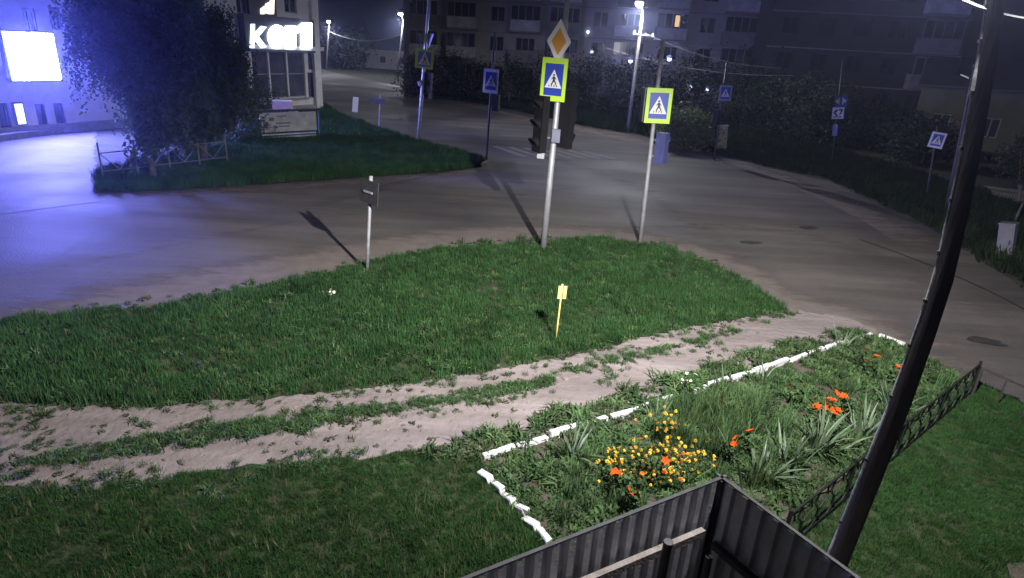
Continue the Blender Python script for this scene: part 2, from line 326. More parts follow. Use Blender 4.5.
# worn crossing stripes
zb = bpy.data.objects.new('crosswalk_marking', None); C.objects.link(zb); zb.location = G(545,150); ORG[zb] = zb.location.copy(); tag(zb, kind='structure')
for k in range(7):
    a = G(494+15*k, 146+.9*k, .024); b_ = G(526+15*k, 157+.4*k, .024); d = (b_-a).normalized(); nn = Vector((-d.y, d.x, 0))*.21
    mb = MB(); mb.quad(a-nn, b_-nn, b_+nn, a+nn); mb.build('stripe', m_paint, zb)
def patch(name, px, py, rx, ry, ang, m_=m_tar, z=0.027, label=None):
    c = G(px, py); pts = []
    for k in range(18):
        th = 2*math.pi*k/18; r_ = 1+random.uniform(-.22,.22); x, y = rx*r_*math.cos(th), ry*r_*math.sin(th)
        pts.append(Vector((c.x+x*math.cos(ang)-y*math.sin(ang), c.y+x*math.sin(ang)+y*math.cos(ang), 0)))
    return sheet(name, pts, z, m_, amp=0)
patch('tar_patch', 750, 243, .33, .14, .1); patch('tar_patch', 808, 228, .3, .2, .5); patch('tar_patch', 800, 184, .8, .22, -.55)
patch('tar_patch', 985, 342, .34, .17, -.3)
def crack(px):
    ribbon('road_crack', GP(px), 0.055, 0.0285, m_tar, [(0,1),(1,1)])
crack([(860,240),(920,262),(985,290),(1024,310)]); crack([(400,118),(416,122),(430,127)])
crack([(0,214),(60,206),(110,200)])

# ------------------------------------------------------------------ buildings
def facade_wall(mb, o, ux, un, L_, H_, holes, depth, rec=0.16):
    xs = sorted({0, L_, *[h[0] for h in holes], *[h[1] for h in holes]}); zs = sorted({0, H_, *[h[2] for h in holes], *[h[3] for h in holes]})
    uz = Vector((0,0,1)); P = lambda x, z, q=0: o + ux*x + uz*z - un*q
    for x0, x1 in zip(xs[:-1], xs[1:]):
        for z0, z1 in zip(zs[:-1], zs[1:]):
            xm, zm = (x0+x1)/2, (z0+z1)/2
            if any(h[0] < xm < h[1] and h[2] < zm < h[3] for h in holes): continue
            mb.quad(P(x0,z0), P(x1,z0), P(x1,z1), P(x0,z1))
    for (a, b_, c, d) in holes:
        mb.quad(P(a,c), P(a,d), P(a,d,rec), P(a,c,rec)); mb.quad(P(b_,c), P(b_,c,rec), P(b_,d,rec), P(b_,d))
        mb.quad(P(a,c), P(a,c,rec), P(b_,c,rec), P(b_,c)); mb.quad(P(a,d), P(b_,d), P(b_,d,rec), P(a,d,rec))
    D = depth
    mb.quad(P(0,0), P(0,H_), P(0,H_,D), P(0,0,D)); mb.quad(P(L_,0), P(L_,0,D), P(L_,H_,D), P(L_,H_)); mb.quad(P(0,0,D), P(0,H_,D), P(L_,H_,D), P(L_,0,D)); mb.quad(P(0,H_), P(L_,H_), P(L_,H_,D), P(0,H_,D))
WIN = {}
def window(parent, o, ux, un, rect, pane_m=None, fw_=0.07, nx=2, nz=1, rec=0.12, transom=0.0, frm=None):
    a, b_, c, d = rect; uz = Vector((0,0,1)); wd, ht = b_-a, d-c; key = (round(wd,2), round(ht,2), nx, nz, fw_, transom, (frm or m_frame).name)
    if key not in WIN:
        mb = MB(); X, Y, Z = Vector((1,0,0)), Vector((0,1,0)), Vector((0,0,1))
        def bar(x0, x1, z0, z1): mb.box(Vector(((x0+x1)/2, 0, (z0+z1)/2)), X*((x1-x0)/2), Y*.035, Z*((z1-z0)/2))
        bar(-wd/2, wd/2, -ht/2, -ht/2+fw_); bar(-wd/2, wd/2, ht/2-fw_, ht/2); bar(-wd/2, -wd/2+fw_, -ht/2+fw_, ht/2-fw_); bar(wd/2-fw_, wd/2, -ht/2+fw_, ht/2-fw_)
        for k in range(1, nx): x = -wd/2+wd*k/nx; bar(x-fw_/2, x+fw_/2, -ht/2+fw_, ht/2-fw_)
        for k in range(1, nz): z = -ht/2+ht*k/nz; bar(-wd/2+fw_, wd/2-fw_, z-fw_*.4, z+fw_*.4)
        if transom: bar(-wd/2+fw_, wd/2-fw_, transom-fw_/2, transom+fw_/2)
        fm = mb.mesh('window', frm or m_frame); mb = MB(); mb.box(Vector((0,.012,0)), X*(wd/2-.01), Y*.006, Z*(ht/2-.01)); WIN[key] = (fm, mb.v, mb.f, {})
    fm, pv, pf, panes = WIN[key]; pm = pane_m or m_glass
    if pm.name not in panes:
        mb = MB(); mb.v, mb.f = pv, pf; panes[pm.name] = mb.mesh('pane', pm)
    ctr = o + ux*((a+b_)/2) + uz*((c+d)/2) - un*rec; R_ = Matrix((ux, -un, uz)).transposed()
    wobj = inst('window', fm, parent, ctr, R_)
    p = bpy.data.objects.new('pane', panes[pm.name]); C.objects.link(p); p.parent = wobj; ORG[p] = ctr
    return wobj

# --- pale corner building with the screens (its front runs away from the camera)
A = G(321, 110); dL = Vector((-0.385, -0.923, 0)).normalized(); nL = Vector((0.923, -0.385, 0)); UZ = Vector((0,0,1))
def fs(x, y, off=0.0):
    q = onplane(x, y, A + nL*off, nL); return (q-A).dot(dL), q.z
LL, HL = 46.0, 10.5
o_ = A + dL*LL; uxL = -dL                      # x runs from the far left to the right-hand end
def rectpx(x0, y0, x1, y1):
    s0, z0 = fs((x0+x1)/2, y1); _, z1 = fs((x0+x1)/2, y0); sl, _ = fs(x0, (y0+y1)/2); sr, _ = fs(x1, (y0+y1)/2)
    return (round(LL-sl,3), round(LL-sr,3), round(z0,3), round(z1,3))
shop = [rectpx(253,52,269,97), rectpx(270.5,52,287,97), rectpx(288.5,52,305,97)]
zlo = min(r[2] for r in shop); zhi = max(r[3] for r in shop); shop = [(r[0], r[1], max(zlo,.55), zhi) for r in shop]
side_w = [rectpx(308,72,315.5,98), rectpx(308,50,315.5,70)]
up_w = [rectpx(284,-16,296,13), rectpx(236,-14,247,14)]
lw = [rectpx(76,4,89,29), rectpx(50,7,62,30), rectpx(24,8,36,31)]
door_r = [rectpx(37,104,47,128), rectpx(55,103,65,126), rectpx(-2,103,10,132)]
door_r = [(r[0], r[1], 0.28, r[3]) for r in door_r]
holes = shop + side_w + up_w + lw + door_r
bl = thing('corner_building', A.lerp(o_, .5), 'pale plastered building with shopfront, lit letters and glowing screen at left', 'building')
mb = MB(); facade_wall(mb, o_, uxL, nL, LL, HL, holes, 11.0); mb.build('wall', m_plaster, bl)
mb = MB(); mb.box(o_ + uxL*(LL/2) + UZ*(HL+.15) - nL*5.4, uxL*(LL/2+.25), nL*5.8, UZ*.145); mb.build('roof', m_roof, bl)
mb = MB(); mb.box(o_ + uxL*(LL/2) + UZ*.225 + nL*.06, uxL*(LL/2), nL*.055, UZ*.22); mb.build('plinth', m_concrete, bl)
for r in shop: window(bl, o_, uxL, nL, r, m_shopglass, .06, 1, 1, transom=(r[3]-r[2])*.02)
for r in side_w: window(bl, o_, uxL, nL, r, m_shopglass, .07, 1, 1)
for r in up_w + lw: window(bl, o_, uxL, nL, r, m_glass, .08, 2, 1, transom=.35)
for r in door_r:
    d = window(bl, o_, uxL, nL, r, m_shopglass, .12, 1, 1, frm=m_darkpost); d.name = 'door'
mb = MB(); s0, s1 = shop[0][0]-.4, shop[-1][1]+1.5; mb.box(o_ + uxL*((s0+s1)/2) + UZ*(zhi+.25) + nL*.25, uxL*((s1-s0)/2), nL*.25, UZ*.12); mb.build('canopy', m_plaster, bl)
mb = MB(); mb.box(o_ + uxL*((shop[0][0]+shop[-1][1])/2) + UZ*(shop[0][2]-.1) + nL*.1, uxL*((shop[-1][1]-shop[0][0])/2+.1), nL*.1, UZ*.06); mb.build('sill', m_concrete, bl)
mb = MB(); mb.box(o_ + uxL*(LL-.35) + UZ*(HL/2) + nL*.12, uxL*.33, nL*.115, UZ*(HL/2-.02)); mb.build('pilaster', m_plaster, bl)
# the led screen
c0 = [fs(x, y, .35) for x, y in ((8,33),(57,33),(57,80),(8,80))]
sl, sr = (c0[0][0]+c0[3][0])/2, (c0[1][0]+c0[2][0])/2; zt, zb_ = (c0[0][1]+c0[1][1])/2, (c0[2][1]+c0[3][1])/2
ctr = A + dL*((sl+sr)/2) + UZ*((zt+zb_)/2)
sw, sh = abs(sl-sr)/2, (zt-zb_)/2
scr = thing('led_screen', ctr, 'large glowing blue-white video screen on the pale building at far left', 'screen')
MB().box(ctr + nL*.17, dL*(sw+.08), nL*.165, UZ*(sh+.08)).build('cabinet', m_darkpost, scr)
MB().box(ctr + nL*.345, dL*sw, nL*.006, UZ*sh).build('display', m_screen, scr)
# narrow lit panel beside the door
c1 = [fs(x, y, .15) for x, y in ((14,104),(22,104),(22,124),(14,124))]
pc = A + dL*((c1[0][0]+c1[1][0])/2) + UZ*((c1[0][1]+c1[2][1])/2); pw, ph = abs(c1[0][0]-c1[1][0])/2, (c1[0][1]-c1[2][1])/2
lb = thing('light_box', pc, 'narrow upright light box below the big glowing screen', 'light box')
MB().box(pc + nL*.08, dL*(pw+.05), nL*.075, UZ*(ph+.05)).build('case', m_darkpost, lb); MB().box(pc + nL*.16, dL*pw, nL*.005, UZ*ph).build('face', m_sign_kd, lb)
# lit letters over the shopfront: K, a blown-out round letter pair, 1
def sign_pt(x, y, off): q = onplane(x, y, A + nL*off, nL); return q
kx0, kx1, ky0, ky1 = 251, 312, 22.5, 48.5
ks = thing('lit_shop_sign', sign_pt(282, 36, .55), 'row of white glowing letters starting with K above the shopfront', 'sign')
def px2d(px): return [sign_pt(x, y, .62) for x, y in px]
def letter(name, px, m_):
    q = px2d(px); mb = MB(); c = sum(q, Vector())/len(q)
    ol = [((p-c).dot(-dL), (p-c).z) for p in q]; mb.prism(ol, c, -dL, UZ, -nL, .12); return mb.build(name, m_, ks)
q = [sign_pt(x, y, .5) for x, y in ((247,20),(314,20),(314,51),(247,51))]
mbp = MB(); s_ = [(p-A).dot(dL) for p in q]; zz = [p.z for p in q]
mbp.box(A + dL*((max(s_)+min(s_))/2) + UZ*((max(zz)+min(zz))/2) + nL*.25, dL*((max(s_)-min(s_))/2), nL*.245, UZ*((max(zz)-min(zz))/2)); mbp.build('backboard', m_darkpost, ks)
letter('letter', [(252,24),(255,24),(255,34),(262,26),(267,27),(259,36.5),(267,47),(262,48),(255,39),(254.5,48),(251,48),(251.5,36)], m_sign_kd)
oo = lambda cx, cy, rx, ry, n=18: [(cx+rx*math.cos(2*math.pi*k/n), cy+ry*math.sin(2*math.pi*k/n)) for k in range(n)]
letter('letter', oo(277.5,36.5,8.5,11.5), m_sign_k); letter('letter', [(286.5,26),(296,26),(296,48),(286.5,48)], m_sign_k)
letter('letter', [(297.5,28),(303,23),(312,23),(312,48),(302,48),(302,31),(298,33)], m_sign_k)
# second lit sign, cut by the top of the frame
q = [sign_pt(x, y, .2) for x, y in ((250,-14),(275,-14),(275,15),(250,15))]; s_ = [(p-A).dot(dL) for p in q]; zz = [p.z for p in q]
us = thing('upper_lit_sign', q[2], 'small warm-lit sign high on the pale building above the letters', 'sign')
MB().box(A + dL*((max(s_)+min(s_))/2) + UZ*((max(zz)+min(zz))/2) + nL*.1, dL*((max(s_)-min(s_))/2), nL*.095, UZ*((max(zz)-min(zz))/2)).build('backboard', m_darkpost, us)
for px in ([(271,-10),(274.5,-10),(274,14),(270.5,14)], [(266,4),(270,2),(269.5,14),(266.5,13)], [(261,9),(265,6),(265,14),(261,14)]):
    qq = [sign_pt(x, y, .27) for x, y in px]; c = sum(qq, Vector())/4; mb = MB(); mb.prism([((p-c).dot(-dL), (p-c).z) for p in qq], c, -dL, UZ, -nL, .06); mb.build('letter', m_sign_w, us)

# --- five-storey apartment block
def apartment(name, o, ux, L_, floors, fh, cols, label, wallm, depth=12, lit=(), balc=(), base=1.0, enclosed=(), seams=True, lamps=(), frm=None):
    un = Vector((ux.y, -ux.x, 0)); root = thing(name, o + ux*(L_/2), label, 'building')
    holes = []; meta = []
    for f in range(floors):
        for ci, (cx, ww) in enumerate(cols):
            z0 = base + f*fh + .85; r = (cx-ww/2, cx+ww/2, z0, z0+1.45)
            if ci in balc: r = (cx-ww/2, cx+ww/2, z0-.6, z0+1.45)
            holes.append(r); meta.append((f, ci))
    H_ = base + floors*fh + .6
    mb = MB(); facade_wall(mb, o, ux, un, L_, H_, holes, depth); mb.build('wall', wallm, root)
    MB().box(o + ux*(L_/2) - un*(depth/2) + UZ*(H_+.13), ux*(L_/2+.3), un*(depth/2+.3), UZ*.125).build('roof', m_roof, root)
    for r, k in zip(holes, meta):
        pm = m_glass
        window(root, o, ux, un, r, pm, .09, 2 if r[1]-r[0] < 1.7 else 3, 1, transom=0, frm=frm)
    if balc:
        mbs = {}
        for en in (0, 1, 2):
            mb = MB(); X, Y, Z = Vector((1,0,0)), Vector((0,1,0)), Vector((0,0,1)); bw = 3.0
            mb.box(Vector((0,-.55,0)), X*(bw/2), Y*.55, Z*.08)
            slab = mb.mesh('balcony', m_concrete)
            mb = MB(); mb.box(Vector((0,-1.07,.6)), X*(bw/2), Y*.03, Z*.5)
            for sx in (-1,1): mb.box(Vector((sx*(bw/2-.03),-.53,.6)), X*.03, Y*.51, Z*.5)
            par = mb.mesh('parapet', (m_balc, m_balc2, m_signwhite)[en] if en < 2 else m_balc)
            mb = MB()
            for k in range(5): mb.box(Vector((-bw/2+.05+k*(bw-.1)/4,-1.07,1.75)), X*.04, Y*.03, Z*.64)
            mb.box(Vector((0,-1.07,2.42)), X*(bw/2), Y*.04, Z*.05)
            post = mb.mesh('glazing_frame', m_frame)
            mb = MB(); mb.box(Vector((0,-1.06,1.75)), X*(bw/2-.05), Y*.004, Z*.63); gl = mb.mesh('balcony_glazing', m_glass); mbs[en] = (slab, par, post, gl)
        R_ = Matrix((ux, -un, UZ)).transposed()
        for f in range(1, floors):
            for ci in balc:
                en = (0, 1, 0, 2, 1)[(f*3+ci*2) % 5]; p = o + ux*cols[ci][0] + UZ*(base+f*fh)
                sl_ = inst('balcony', mbs[en][0], root, p, R_); 
                names = ['parapet'] + (['glazing_frame', 'balcony_glazing'] if (f*7+ci*3) % 4 else [])
                for k, nm in enumerate(names):
                    q_ = bpy.data.objects.new(nm, mbs[en][k+1]); C.objects.link(q_); q_.parent = sl_
    if seams:
        for f in range(1, floors+1):
            segs = [(0, L_)]
            for (a, b_) in segs: MB().box(o + ux*((a+b_)/2) + UZ*(base+f*fh-.16) + un*.006, ux*((b_-a)/2-.01), un*.006, UZ*.05).build('floor_band', m_balc2, root)
    for (f, ci) in lit:
        cx, ww = cols[ci]; z0 = base + f*fh + .85
        MB().box(o + ux*(cx+ww*.22) + UZ*(z0+.9) + un*(1.115 if ci in balc and f else -.075), ux*.2, un*.004, UZ*.5).build('lit_pane', m_litwin, root)
    for x, z, m_ in lamps:
        mb = MB(); mb.box(o + ux*x + UZ*z + un*.1, ux*.09, un*.09, UZ*.09); mb.build('wall_lamp', m_, root)
    return root
a0 = G(404, 92); a1 = G(748, 116); uxA = (a1-a0).normalized(); LA = (a1-a0).length
unA = Vector((uxA.y, -uxA.x, 0))
def apx(x, y, off=0): q = onplane(x, y, a0+unA*off, unA); return (q-a0).dot(uxA), q.z
cols = []; x = 2.0; balc = []
k = 0
while x < LA-1.6:
    if k % 3 != 2: balc.append(k); cols.append((x+.4, 2.0)); x += 3.9
    else: cols.append((x, 1.5)); x += 2.55
    k += 1
lit = set()
for (px, py) in ((683,38),(734,9),(729,9)):
    s_, z_ = apx(px, py); f = int((z_-1.0)//2.8); ci = min(range(len(cols)), key=lambda i: abs(cols[i][0]-s_)); lit.add((f, ci))
lamps = []
for (px, py) in ((588,32),(461,22),(592,52),(691,87),(707,90),(719,98)):
    s_, z_ = apx(px, py); lamps.append((s_, z_, m_bulb))
apartment('apartment_block', a0, uxA, LA, 6, 2.8, cols, 'long grey apartment block with rows of balconies behind the crossing', m_apt, lit=lit, balc=balc, lamps=lamps)
# dark block further right
b0 = Vector((20.5, 57.5, 0)); uxB = Vector((13.0, -2.2, 0)).normalized(); LB = 15.2
colsB = [(1.6,1.4),(4.4,1.4),(7.2,1.4),(10.0,1.4),(13.0,2.0)]
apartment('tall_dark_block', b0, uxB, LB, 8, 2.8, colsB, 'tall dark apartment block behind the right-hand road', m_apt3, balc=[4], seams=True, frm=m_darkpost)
# low ochre house at the right
h0 = G(899, 142) + Vector((.6, 0, 0)); h1 = h0 + Vector((7.6, -5.2, 0)); uxH = (h1-h0).normalized(); LH = (h1-h0).length; unH = Vector((uxH.y, -uxH.x, 0))
hr = thing('low_house', h0 + uxH*(LH/2), 'low ochre rendered house at the dark right edge', 'house')
hh = [(1.2,2.3,.95,2.3),(4.2,5.3,.95,2.3),(7.0,8.0,.95,2.3)]
mb = MB(); facade_wall(mb, h0, uxH, unH, LH, 4.1, hh, 8.0); mb.build('wall', m_house, hr)
for r in hh: window(hr, h0, uxH, unH, r, m_glass, .08, 2, 1)
mb = MB(); mb.prism([(-.4,4.1),(-.4,4.25),(4.0,6.2),(8.4,4.25),(8.4,4.1)], h0 - uxH*.3, -unH, UZ, uxH, LH+.6); mb.build('roof', m_roof, hr)
# long pale low building far up the street
f0 = G(362, 66); f0 = Vector((-34, 128, 0)); f1 = Vector((-15, 124, 0)); uxF = (f1-f0).normalized(); LF = (f1-f0).length; unF = Vector((uxF.y, -uxF.x, 0))
fr = thing('roadside_shed', f0 + uxF*(LF/2), 'long low pale building at the far end of the street', 'building')
hf = [(2,3.2,1.1,2.3),(6,7.2,1.1,2.3),(10,11.2,1.1,2.3),(14,15.2,1.1,2.3)]
mb = MB(); facade_wall(mb, f0, uxF, unF, LF, 3.4, hf, 7); mb.build('wall', m_plaster, fr)
for r in hf: window(fr, f0, uxF, unF, r, m_glass, .1, 2, 1)
MB().prism([(-.4,3.42),(-.4,3.5),(3.5,4.9),(7.4,3.5),(7.4,3.42)], f0 - uxF*.3, -unF, UZ, uxF, LF+.6).build('roof', m_roof, fr)

# ------------------------------------------------------------------ leaf clouds
def leafmesh(name, pts, size, m_, droop=0.0):
    n = len(pts); pts = np.asarray(pts); a = RNG.normal(size=(n,3)); a /= np.linalg.norm(a, axis=1)[:,None]+1e-9
    if droop: a[:,2] = a[:,2]*.4 - droop; a /= np.linalg.norm(a, axis=1)[:,None]
    b_ = np.cross(a, RNG.normal(size=(n,3))); b_ /= np.linalg.norm(b_, axis=1)[:,None]+1e-9
    s = (size*RNG.uniform(.6,1.4,n))[:,None]; l = a*s; ww = b_*s*.42
    v = np.stack([pts, pts+l*.45+ww, pts+l, pts+l*.45-ww], 1).reshape(-1,3)
    f = np.arange(4*n).reshape(n,4); return npmesh(name, v, f, 4, m_)
def addmesh(name, me, parent, org): o = bpy.data.objects.new(name, me); C.objects.link(o); o.parent = parent; ORG[o] = Vector(org); return o
def birch(B, top_z, crx, cry, lean, label, n_strands=420, seed=1):
    r = np.random.default_rng(seed); root = thing('birch_tree', B, label, 'tree', 'weeping birches by the forecourt')
    H_ = top_z; tr = [B + Vector((lean*(t**1.4), .1*math.sin(3*t), H_*t)) for t in (0,.15,.3,.45,.6,.75,.9,1)]
    MB().tube(tr, [.115,.095,.085,.075,.065,.05,.03,.012], 9).build('trunk', m_birchbark, root, smooth=True)
    mb = MB(); pts = []
    for k in range(26):
        t = r.uniform(.2,.95); p = tr[0].lerp(tr[-1], t); p = Vector((B.x+lean*t**1.4, p.y, H_*t)); an = r.uniform(0, 6.283); ln = r.uniform(.5,1)*(1.15-t*.75)
        e = p + Vector((math.cos(an)*crx*ln, math.sin(an)*cry*ln, r.uniform(.3,1.2))); mid = p.lerp(e, .5) + Vector((0,0,.35)); mb.tube([p, mid, e], [.035,.022,.008], 5, False)
        for j in range(n_strands//26):
            u = r.uniform(.25,1.08); q = p.lerp(mid, u*2) if u < .5 else mid.lerp(e, (u-.5)*2); q = q + Vector(tuple(r.normal(0,.25,3)))
            L_ = r.uniform(.6,2.5)*(1.2-.4*t); nn = int(34*L_); zz = np.linspace(0, 1, nn); sway = r.normal(0,.16,2)
            pp = np.stack([q.x+sway[0]*zz*L_+r.normal(0,.05,nn), q.y+sway[1]*zz*L_+r.normal(0,.05,nn), q.z-zz*L_], 1); pts.append(pp[pp[:,2] > 1.0 + .5*np.sin(pp[:,0]*2.1)])
    mb.build('limb', m_bark, root)
    P_ = np.concatenate(pts) - np.array(B); addmesh('crown', leafmesh('crown', P_, .095, m_birch, droop=.7), root, B); return root
for m_ in (m_shrub2, m_birch, m_shrub):          # thin leaves let light through
    N, L = ntree(m_); b = N['Principled BSDF']; tl = N.new('ShaderNodeBsdfTranslucent'); ms = N.new('ShaderNodeMixShader'); ms.inputs[0].default_value = .45
    L.new(b.inputs['Base Color'].links[0].from_socket, tl.inputs['Color']); L.new(b.outputs[0], ms.inputs[1]); L.new(tl.outputs[0], ms.inputs[2]); L.new(ms.outputs[0], N['Material Output'].inputs['Surface'])
birch(G(154,181), 8.8, 2.7, 2.3, .2, 'weeping birch with pale trunk nearest the tube fence, left of the pair', 2200, 1)
birch(G(206,166), 9.6, 2.3, 2.2, .1, 'weeping birch right of the pair, between the fence and the shopfront', 2200, 2)
def bush(name, B, rx, ry, rz, n, size, m_, label, cat='shrub', group=None, z0=None, trunk=0.0, seed=0, ncl=26):
    r = np.random.default_rng(seed+100); root = thing(name, B, label, cat, group)
    zc = (z0 if z0 is not None else rz*.85) ; d = r.normal(size=(ncl,3)); d /= np.linalg.norm(d, axis=1)[:,None]; cen = d*(r.uniform(.35,1,ncl)**.6)[:,None]*np.array([rx,ry,rz]) + np.array([0,0,zc])
    sz = r.uniform(.14,.3,ncl)*min(rx,rz)*1.25; idx = r.integers(0, ncl, n); p = cen[idx] + r.normal(size=(n,3))*sz[idx][:,None]*np.array([1,1,.8])
    p = p[p[:,2] > .05]; addmesh('crown', leafmesh('crown', p, size, m_), root, B)
    mb = MB()
    if trunk: mb.tube([B, B+Vector((.1,0,zc*.5)), B+Vector((.05,.05,zc))], [trunk, trunk*.8, trunk*.5], 8)
    for k in range(5 if trunk else 7):
        e = cen[k]; mb.tube([B+Vector((0,0,zc*.45 if trunk else 0)), B+Vector((e[0]*.45, e[1]*.45, e[2]*.6)), B+Vector(tuple(e))], [.05 if trunk else .03, .03, .012], 5, False)
    mb.build('trunk' if trunk else 'stem', m_bark, root); return root
bushes = [  # px base, depth from ground pixel, size
 ('hedge_tree', (432,99), 3.2,2.4,2.6, 'rounded dark tree at the left end of the apartment block'),
 ('hedge_tree', (470,101), 3.2,2.4,2.2, 'low dark tree behind the white-bordered crossing sign'),
 ('hedge_tree', (508,105), 3.3,2.4,2.6, 'dark bushy tree between the white-bordered sign and the signal pole'),
 ('hedge_tree', (552,108), 3.3,2.4,2.6, 'dark bushy tree directly behind the tall signal pole'),
 ('hedge_tree', (594,113), 2.9,2.2,2.9, 'dark rounded tree just left of the bright street lamp'),
 ('hedge_tree', (640,119), 2.6,2.0,2.8, 'dark rounded tree behind the bright street lamp pole'),
 ('hedge_tree', (690,122), 2.6,2.0,3.2, 'dark tree behind the feathery green shrub'),
 ('hedge_tree', (740,128), 2.4,2.0,3.4, 'dark tree behind the pale roadside cabinet'),
 ('hedge_tree', (786,138), 2.4,2.0,2.6, 'dark tree at the foot of the tall dark block'),
 ('hedge_tree', (822,146), 1.9,1.8,2.2, 'dark low tree behind the two-plate sign pole'),
 ('hedge_tree', (868,150), 2.1,1.8,2.0, 'dark low tree in front of the low ochre house'),
 ('hedge_tree', (915,164), 1.7,1.6,1.7, 'dark bush below the right-most crossing sign')]
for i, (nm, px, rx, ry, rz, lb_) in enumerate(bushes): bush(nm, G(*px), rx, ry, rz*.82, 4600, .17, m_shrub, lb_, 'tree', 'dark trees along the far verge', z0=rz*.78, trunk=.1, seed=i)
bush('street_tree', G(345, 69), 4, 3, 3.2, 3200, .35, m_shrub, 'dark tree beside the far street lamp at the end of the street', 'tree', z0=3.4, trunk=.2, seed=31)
bush('feathery_shrub', G(686,150), 1.4,1.0,1.15, 7500, .13, m_shrub2, 'feathery pale green shrub behind the right-hand crossing sign', z0=1.0, seed=40)
bush('verge_shrub', G(664,143), .8,.7,.6, 1800, .13, m_shrub2, 'small green shrub left of the feathery shrub', z0=.55, seed=41)
bush('young_tree', G(1010,232), .95,.9,.8, 2600, .1, m_shrub, 'small dark tree hanging over the lavender cabinet at the right edge', 'tree', z0=2.35, trunk=.04, seed=42)
bush('kiosk_shrub', G(243,143), 1.0,.8,.75, 3000, .09, m_birch, 'bush at the left end of the banner stand', z0=.7, seed=43)
bush('kiosk_shrub', G(262,116), 1.2,.9,1.1, 2600, .1, m_birch, 'bush below the shop window behind the banner stand', z0=1.0, seed=44)

# ------------------------------------------------------------------ poles and signs
def frame_of(B, T, yaw):
    up = (T-B).normalized(); n = Vector((-B.x, -B.y, 0)).normalized(); n.rotate(Matrix.Rotation(math.radians(yaw), 3, 'Z')); n = (n - up*n.dot(up)).normalized(); ux = up.cross(n); return ux, up, n
FIG = [[(-.02,.335),(.03,.335),(.055,.37),(.05,.41),(.01,.43),(-.03,.41),(-.04,.37)],
       [(-.03,.32),(.05,.31),(.075,.12),(.13,.03),(.15,-.08),(.10,-.09),(.085,.0),(.03,.08),(-.02,.0),(-.06,-.09),(-.12,-.07),(-.07,.02),(-.03,.14)],
       [(.05,.30),(.13,.2),(.11,.17),(.05,.24)], [(-.03,.30),(-.11,.19),(-.09,.16),(-.02,.24)]]
def crosswalk_sign(root, c, ux, up, n, wd, ht, border, blank=False):
    p = MB(); p.box(c, ux*(wd/2), n*.012, up*(ht/2)); pan = p.build('crosswalk_sign', border, root)
    k = wd/1.0; iw, ih = wd*.72/2, ht*.74/2
    MB().box(c + n*.016, ux*iw, n*.003, up*ih).build('blue_field', m_signblue, pan)
    s = min(iw, ih)*2; o = c + n*.020
    MB().prism([(-.47*s,-.42*s),(.47*s,-.42*s),(0,.52*s)], o, ux, up, n, .003).build('triangle', m_signwhite, pan)
    f = MB()
    for poly in FIG: f.prism([(x*s*1.15, (y-.16)*s*1.1) for x, y in poly], o + n*.004, ux, up, n, .002)
    for k_ in range(4):
        x0 = (-.26+.14*k_)*s; f.prism([(x0,-.36*s),(x0+.05*s,-.36*s),(x0+.07*s,-.27*s),(x0+.02*s,-.27*s)], o + n*.004, ux, up, n, .002)
    f.build('walking_figure', m_black, pan)
    b_ = MB(); b_.box(c - n*.03, ux*(wd*.38), n*.014, up*.02); b_.build('bracket', m_darkpost, pan)
    return pan
def traffic_light(root, c, ux, up, n, ht=.95, wd=.34, m_=None, nl=3, depth=.2):
    m_ = m_ or m_lamp_case
    body = MB().box(c, ux*(wd/2), n*(depth/2), up*(ht/2)).build('traffic_light', m_, root)
    r = min(wd*.38, ht/nl*.4)
    for k in range(nl):
        cc = c + up*(ht/2-(k+.5)*ht/nl) + n*(depth/2)
        MB().tube([cc - n*.01, cc + n*.012], [r*.92, r*.92], 14).build('lens', m_lens, body)
        v = MB(); i0 = 0; N_ = 12   # hooded visor
        for j in range(N_+1):
            th = math.pi*(-.12) + math.pi*1.24*j/N_; d = ux*math.cos(th) + up*math.sin(th); ext = .22*(.35+.65*max(0, math.sin(th)))
            v.v += [cc + d*r, cc + d*r + n*ext - up*.02, cc + d*(r+.012), cc + d*(r+.012) + n*ext - up*.02]
        for j in range(N_):
            a = 4*j; v.f += [(a, a+4, a+5, a+1), (a+2, a+3, a+7, a+6), (a+1, a+5, a+7, a+3)]
        v.build('visor', m_, body)
    return body
def pole(name, base, top, r0, r1, m_, label, cat='sign pole', ext=0.0, group=None):
    B = G(*base); T = V(*top, B); T = T + (T-B)*ext; root = thing(name, B, label, cat, group)
    MB().tube([B, B.lerp(T,.33), B.lerp(T,.66), T], [r0, r0*.67+r1*.33, r0*.33+r1*.67, r1], 12).build('pole', m_, root, smooth=True)
    return root, B, T
def on(B, x, y, n, d): return V(x, y, B) + n*d
# tall signal pole
root, B, T = pole('signal_pole', (543,250), (568,-6), .088, .062, m_galv, 'tall leaning steel pole with signals, amber diamond sign and crossing sign', 'traffic light')
ux, up, n = frame_of(B, T, 0); k = ppm(B)
uxs, ups, ns = frame_of(B, T, -14)
crosswalk_sign(root, on(B, 553.8, 79.5, n, .13), uxs, ups, ns, .62, .98, m_signyel)
c = on(B, 559, 41.5, n, .13); hw, hv = .29, .49
dm = MB().prism([(-hw,0),(0,-hv),(hw,0),(0,hv)], c, uxs, ups, ns, .012).build('priority_sign', m_signwhite, root)
MB().prism([(-hw*.62,0),(0,-hv*.62),(hw*.62,0),(0,hv*.62)], c + ns*.014, uxs, ups, ns, .003).build('amber_diamond', m_signorange, dm)
uxl, upl, nl_ = frame_of(B, T, -52)
traffic_light(root, on(B, 541, 124, n, .05), uxl, upl, nl_, 1.35, .34)
uxr, upr, nr = frame_of(B, T, 140)
traffic_light(root, on(B, 567, 119, n, .02), uxr, upr, nr, 1.4, .34)
mb = MB()
for yy in (100, 138):
    mb.box(on(B, 553, yy, n, .02), ux*.33, n*.018, up*.018)
mb.build('bracket', m_signback, root)
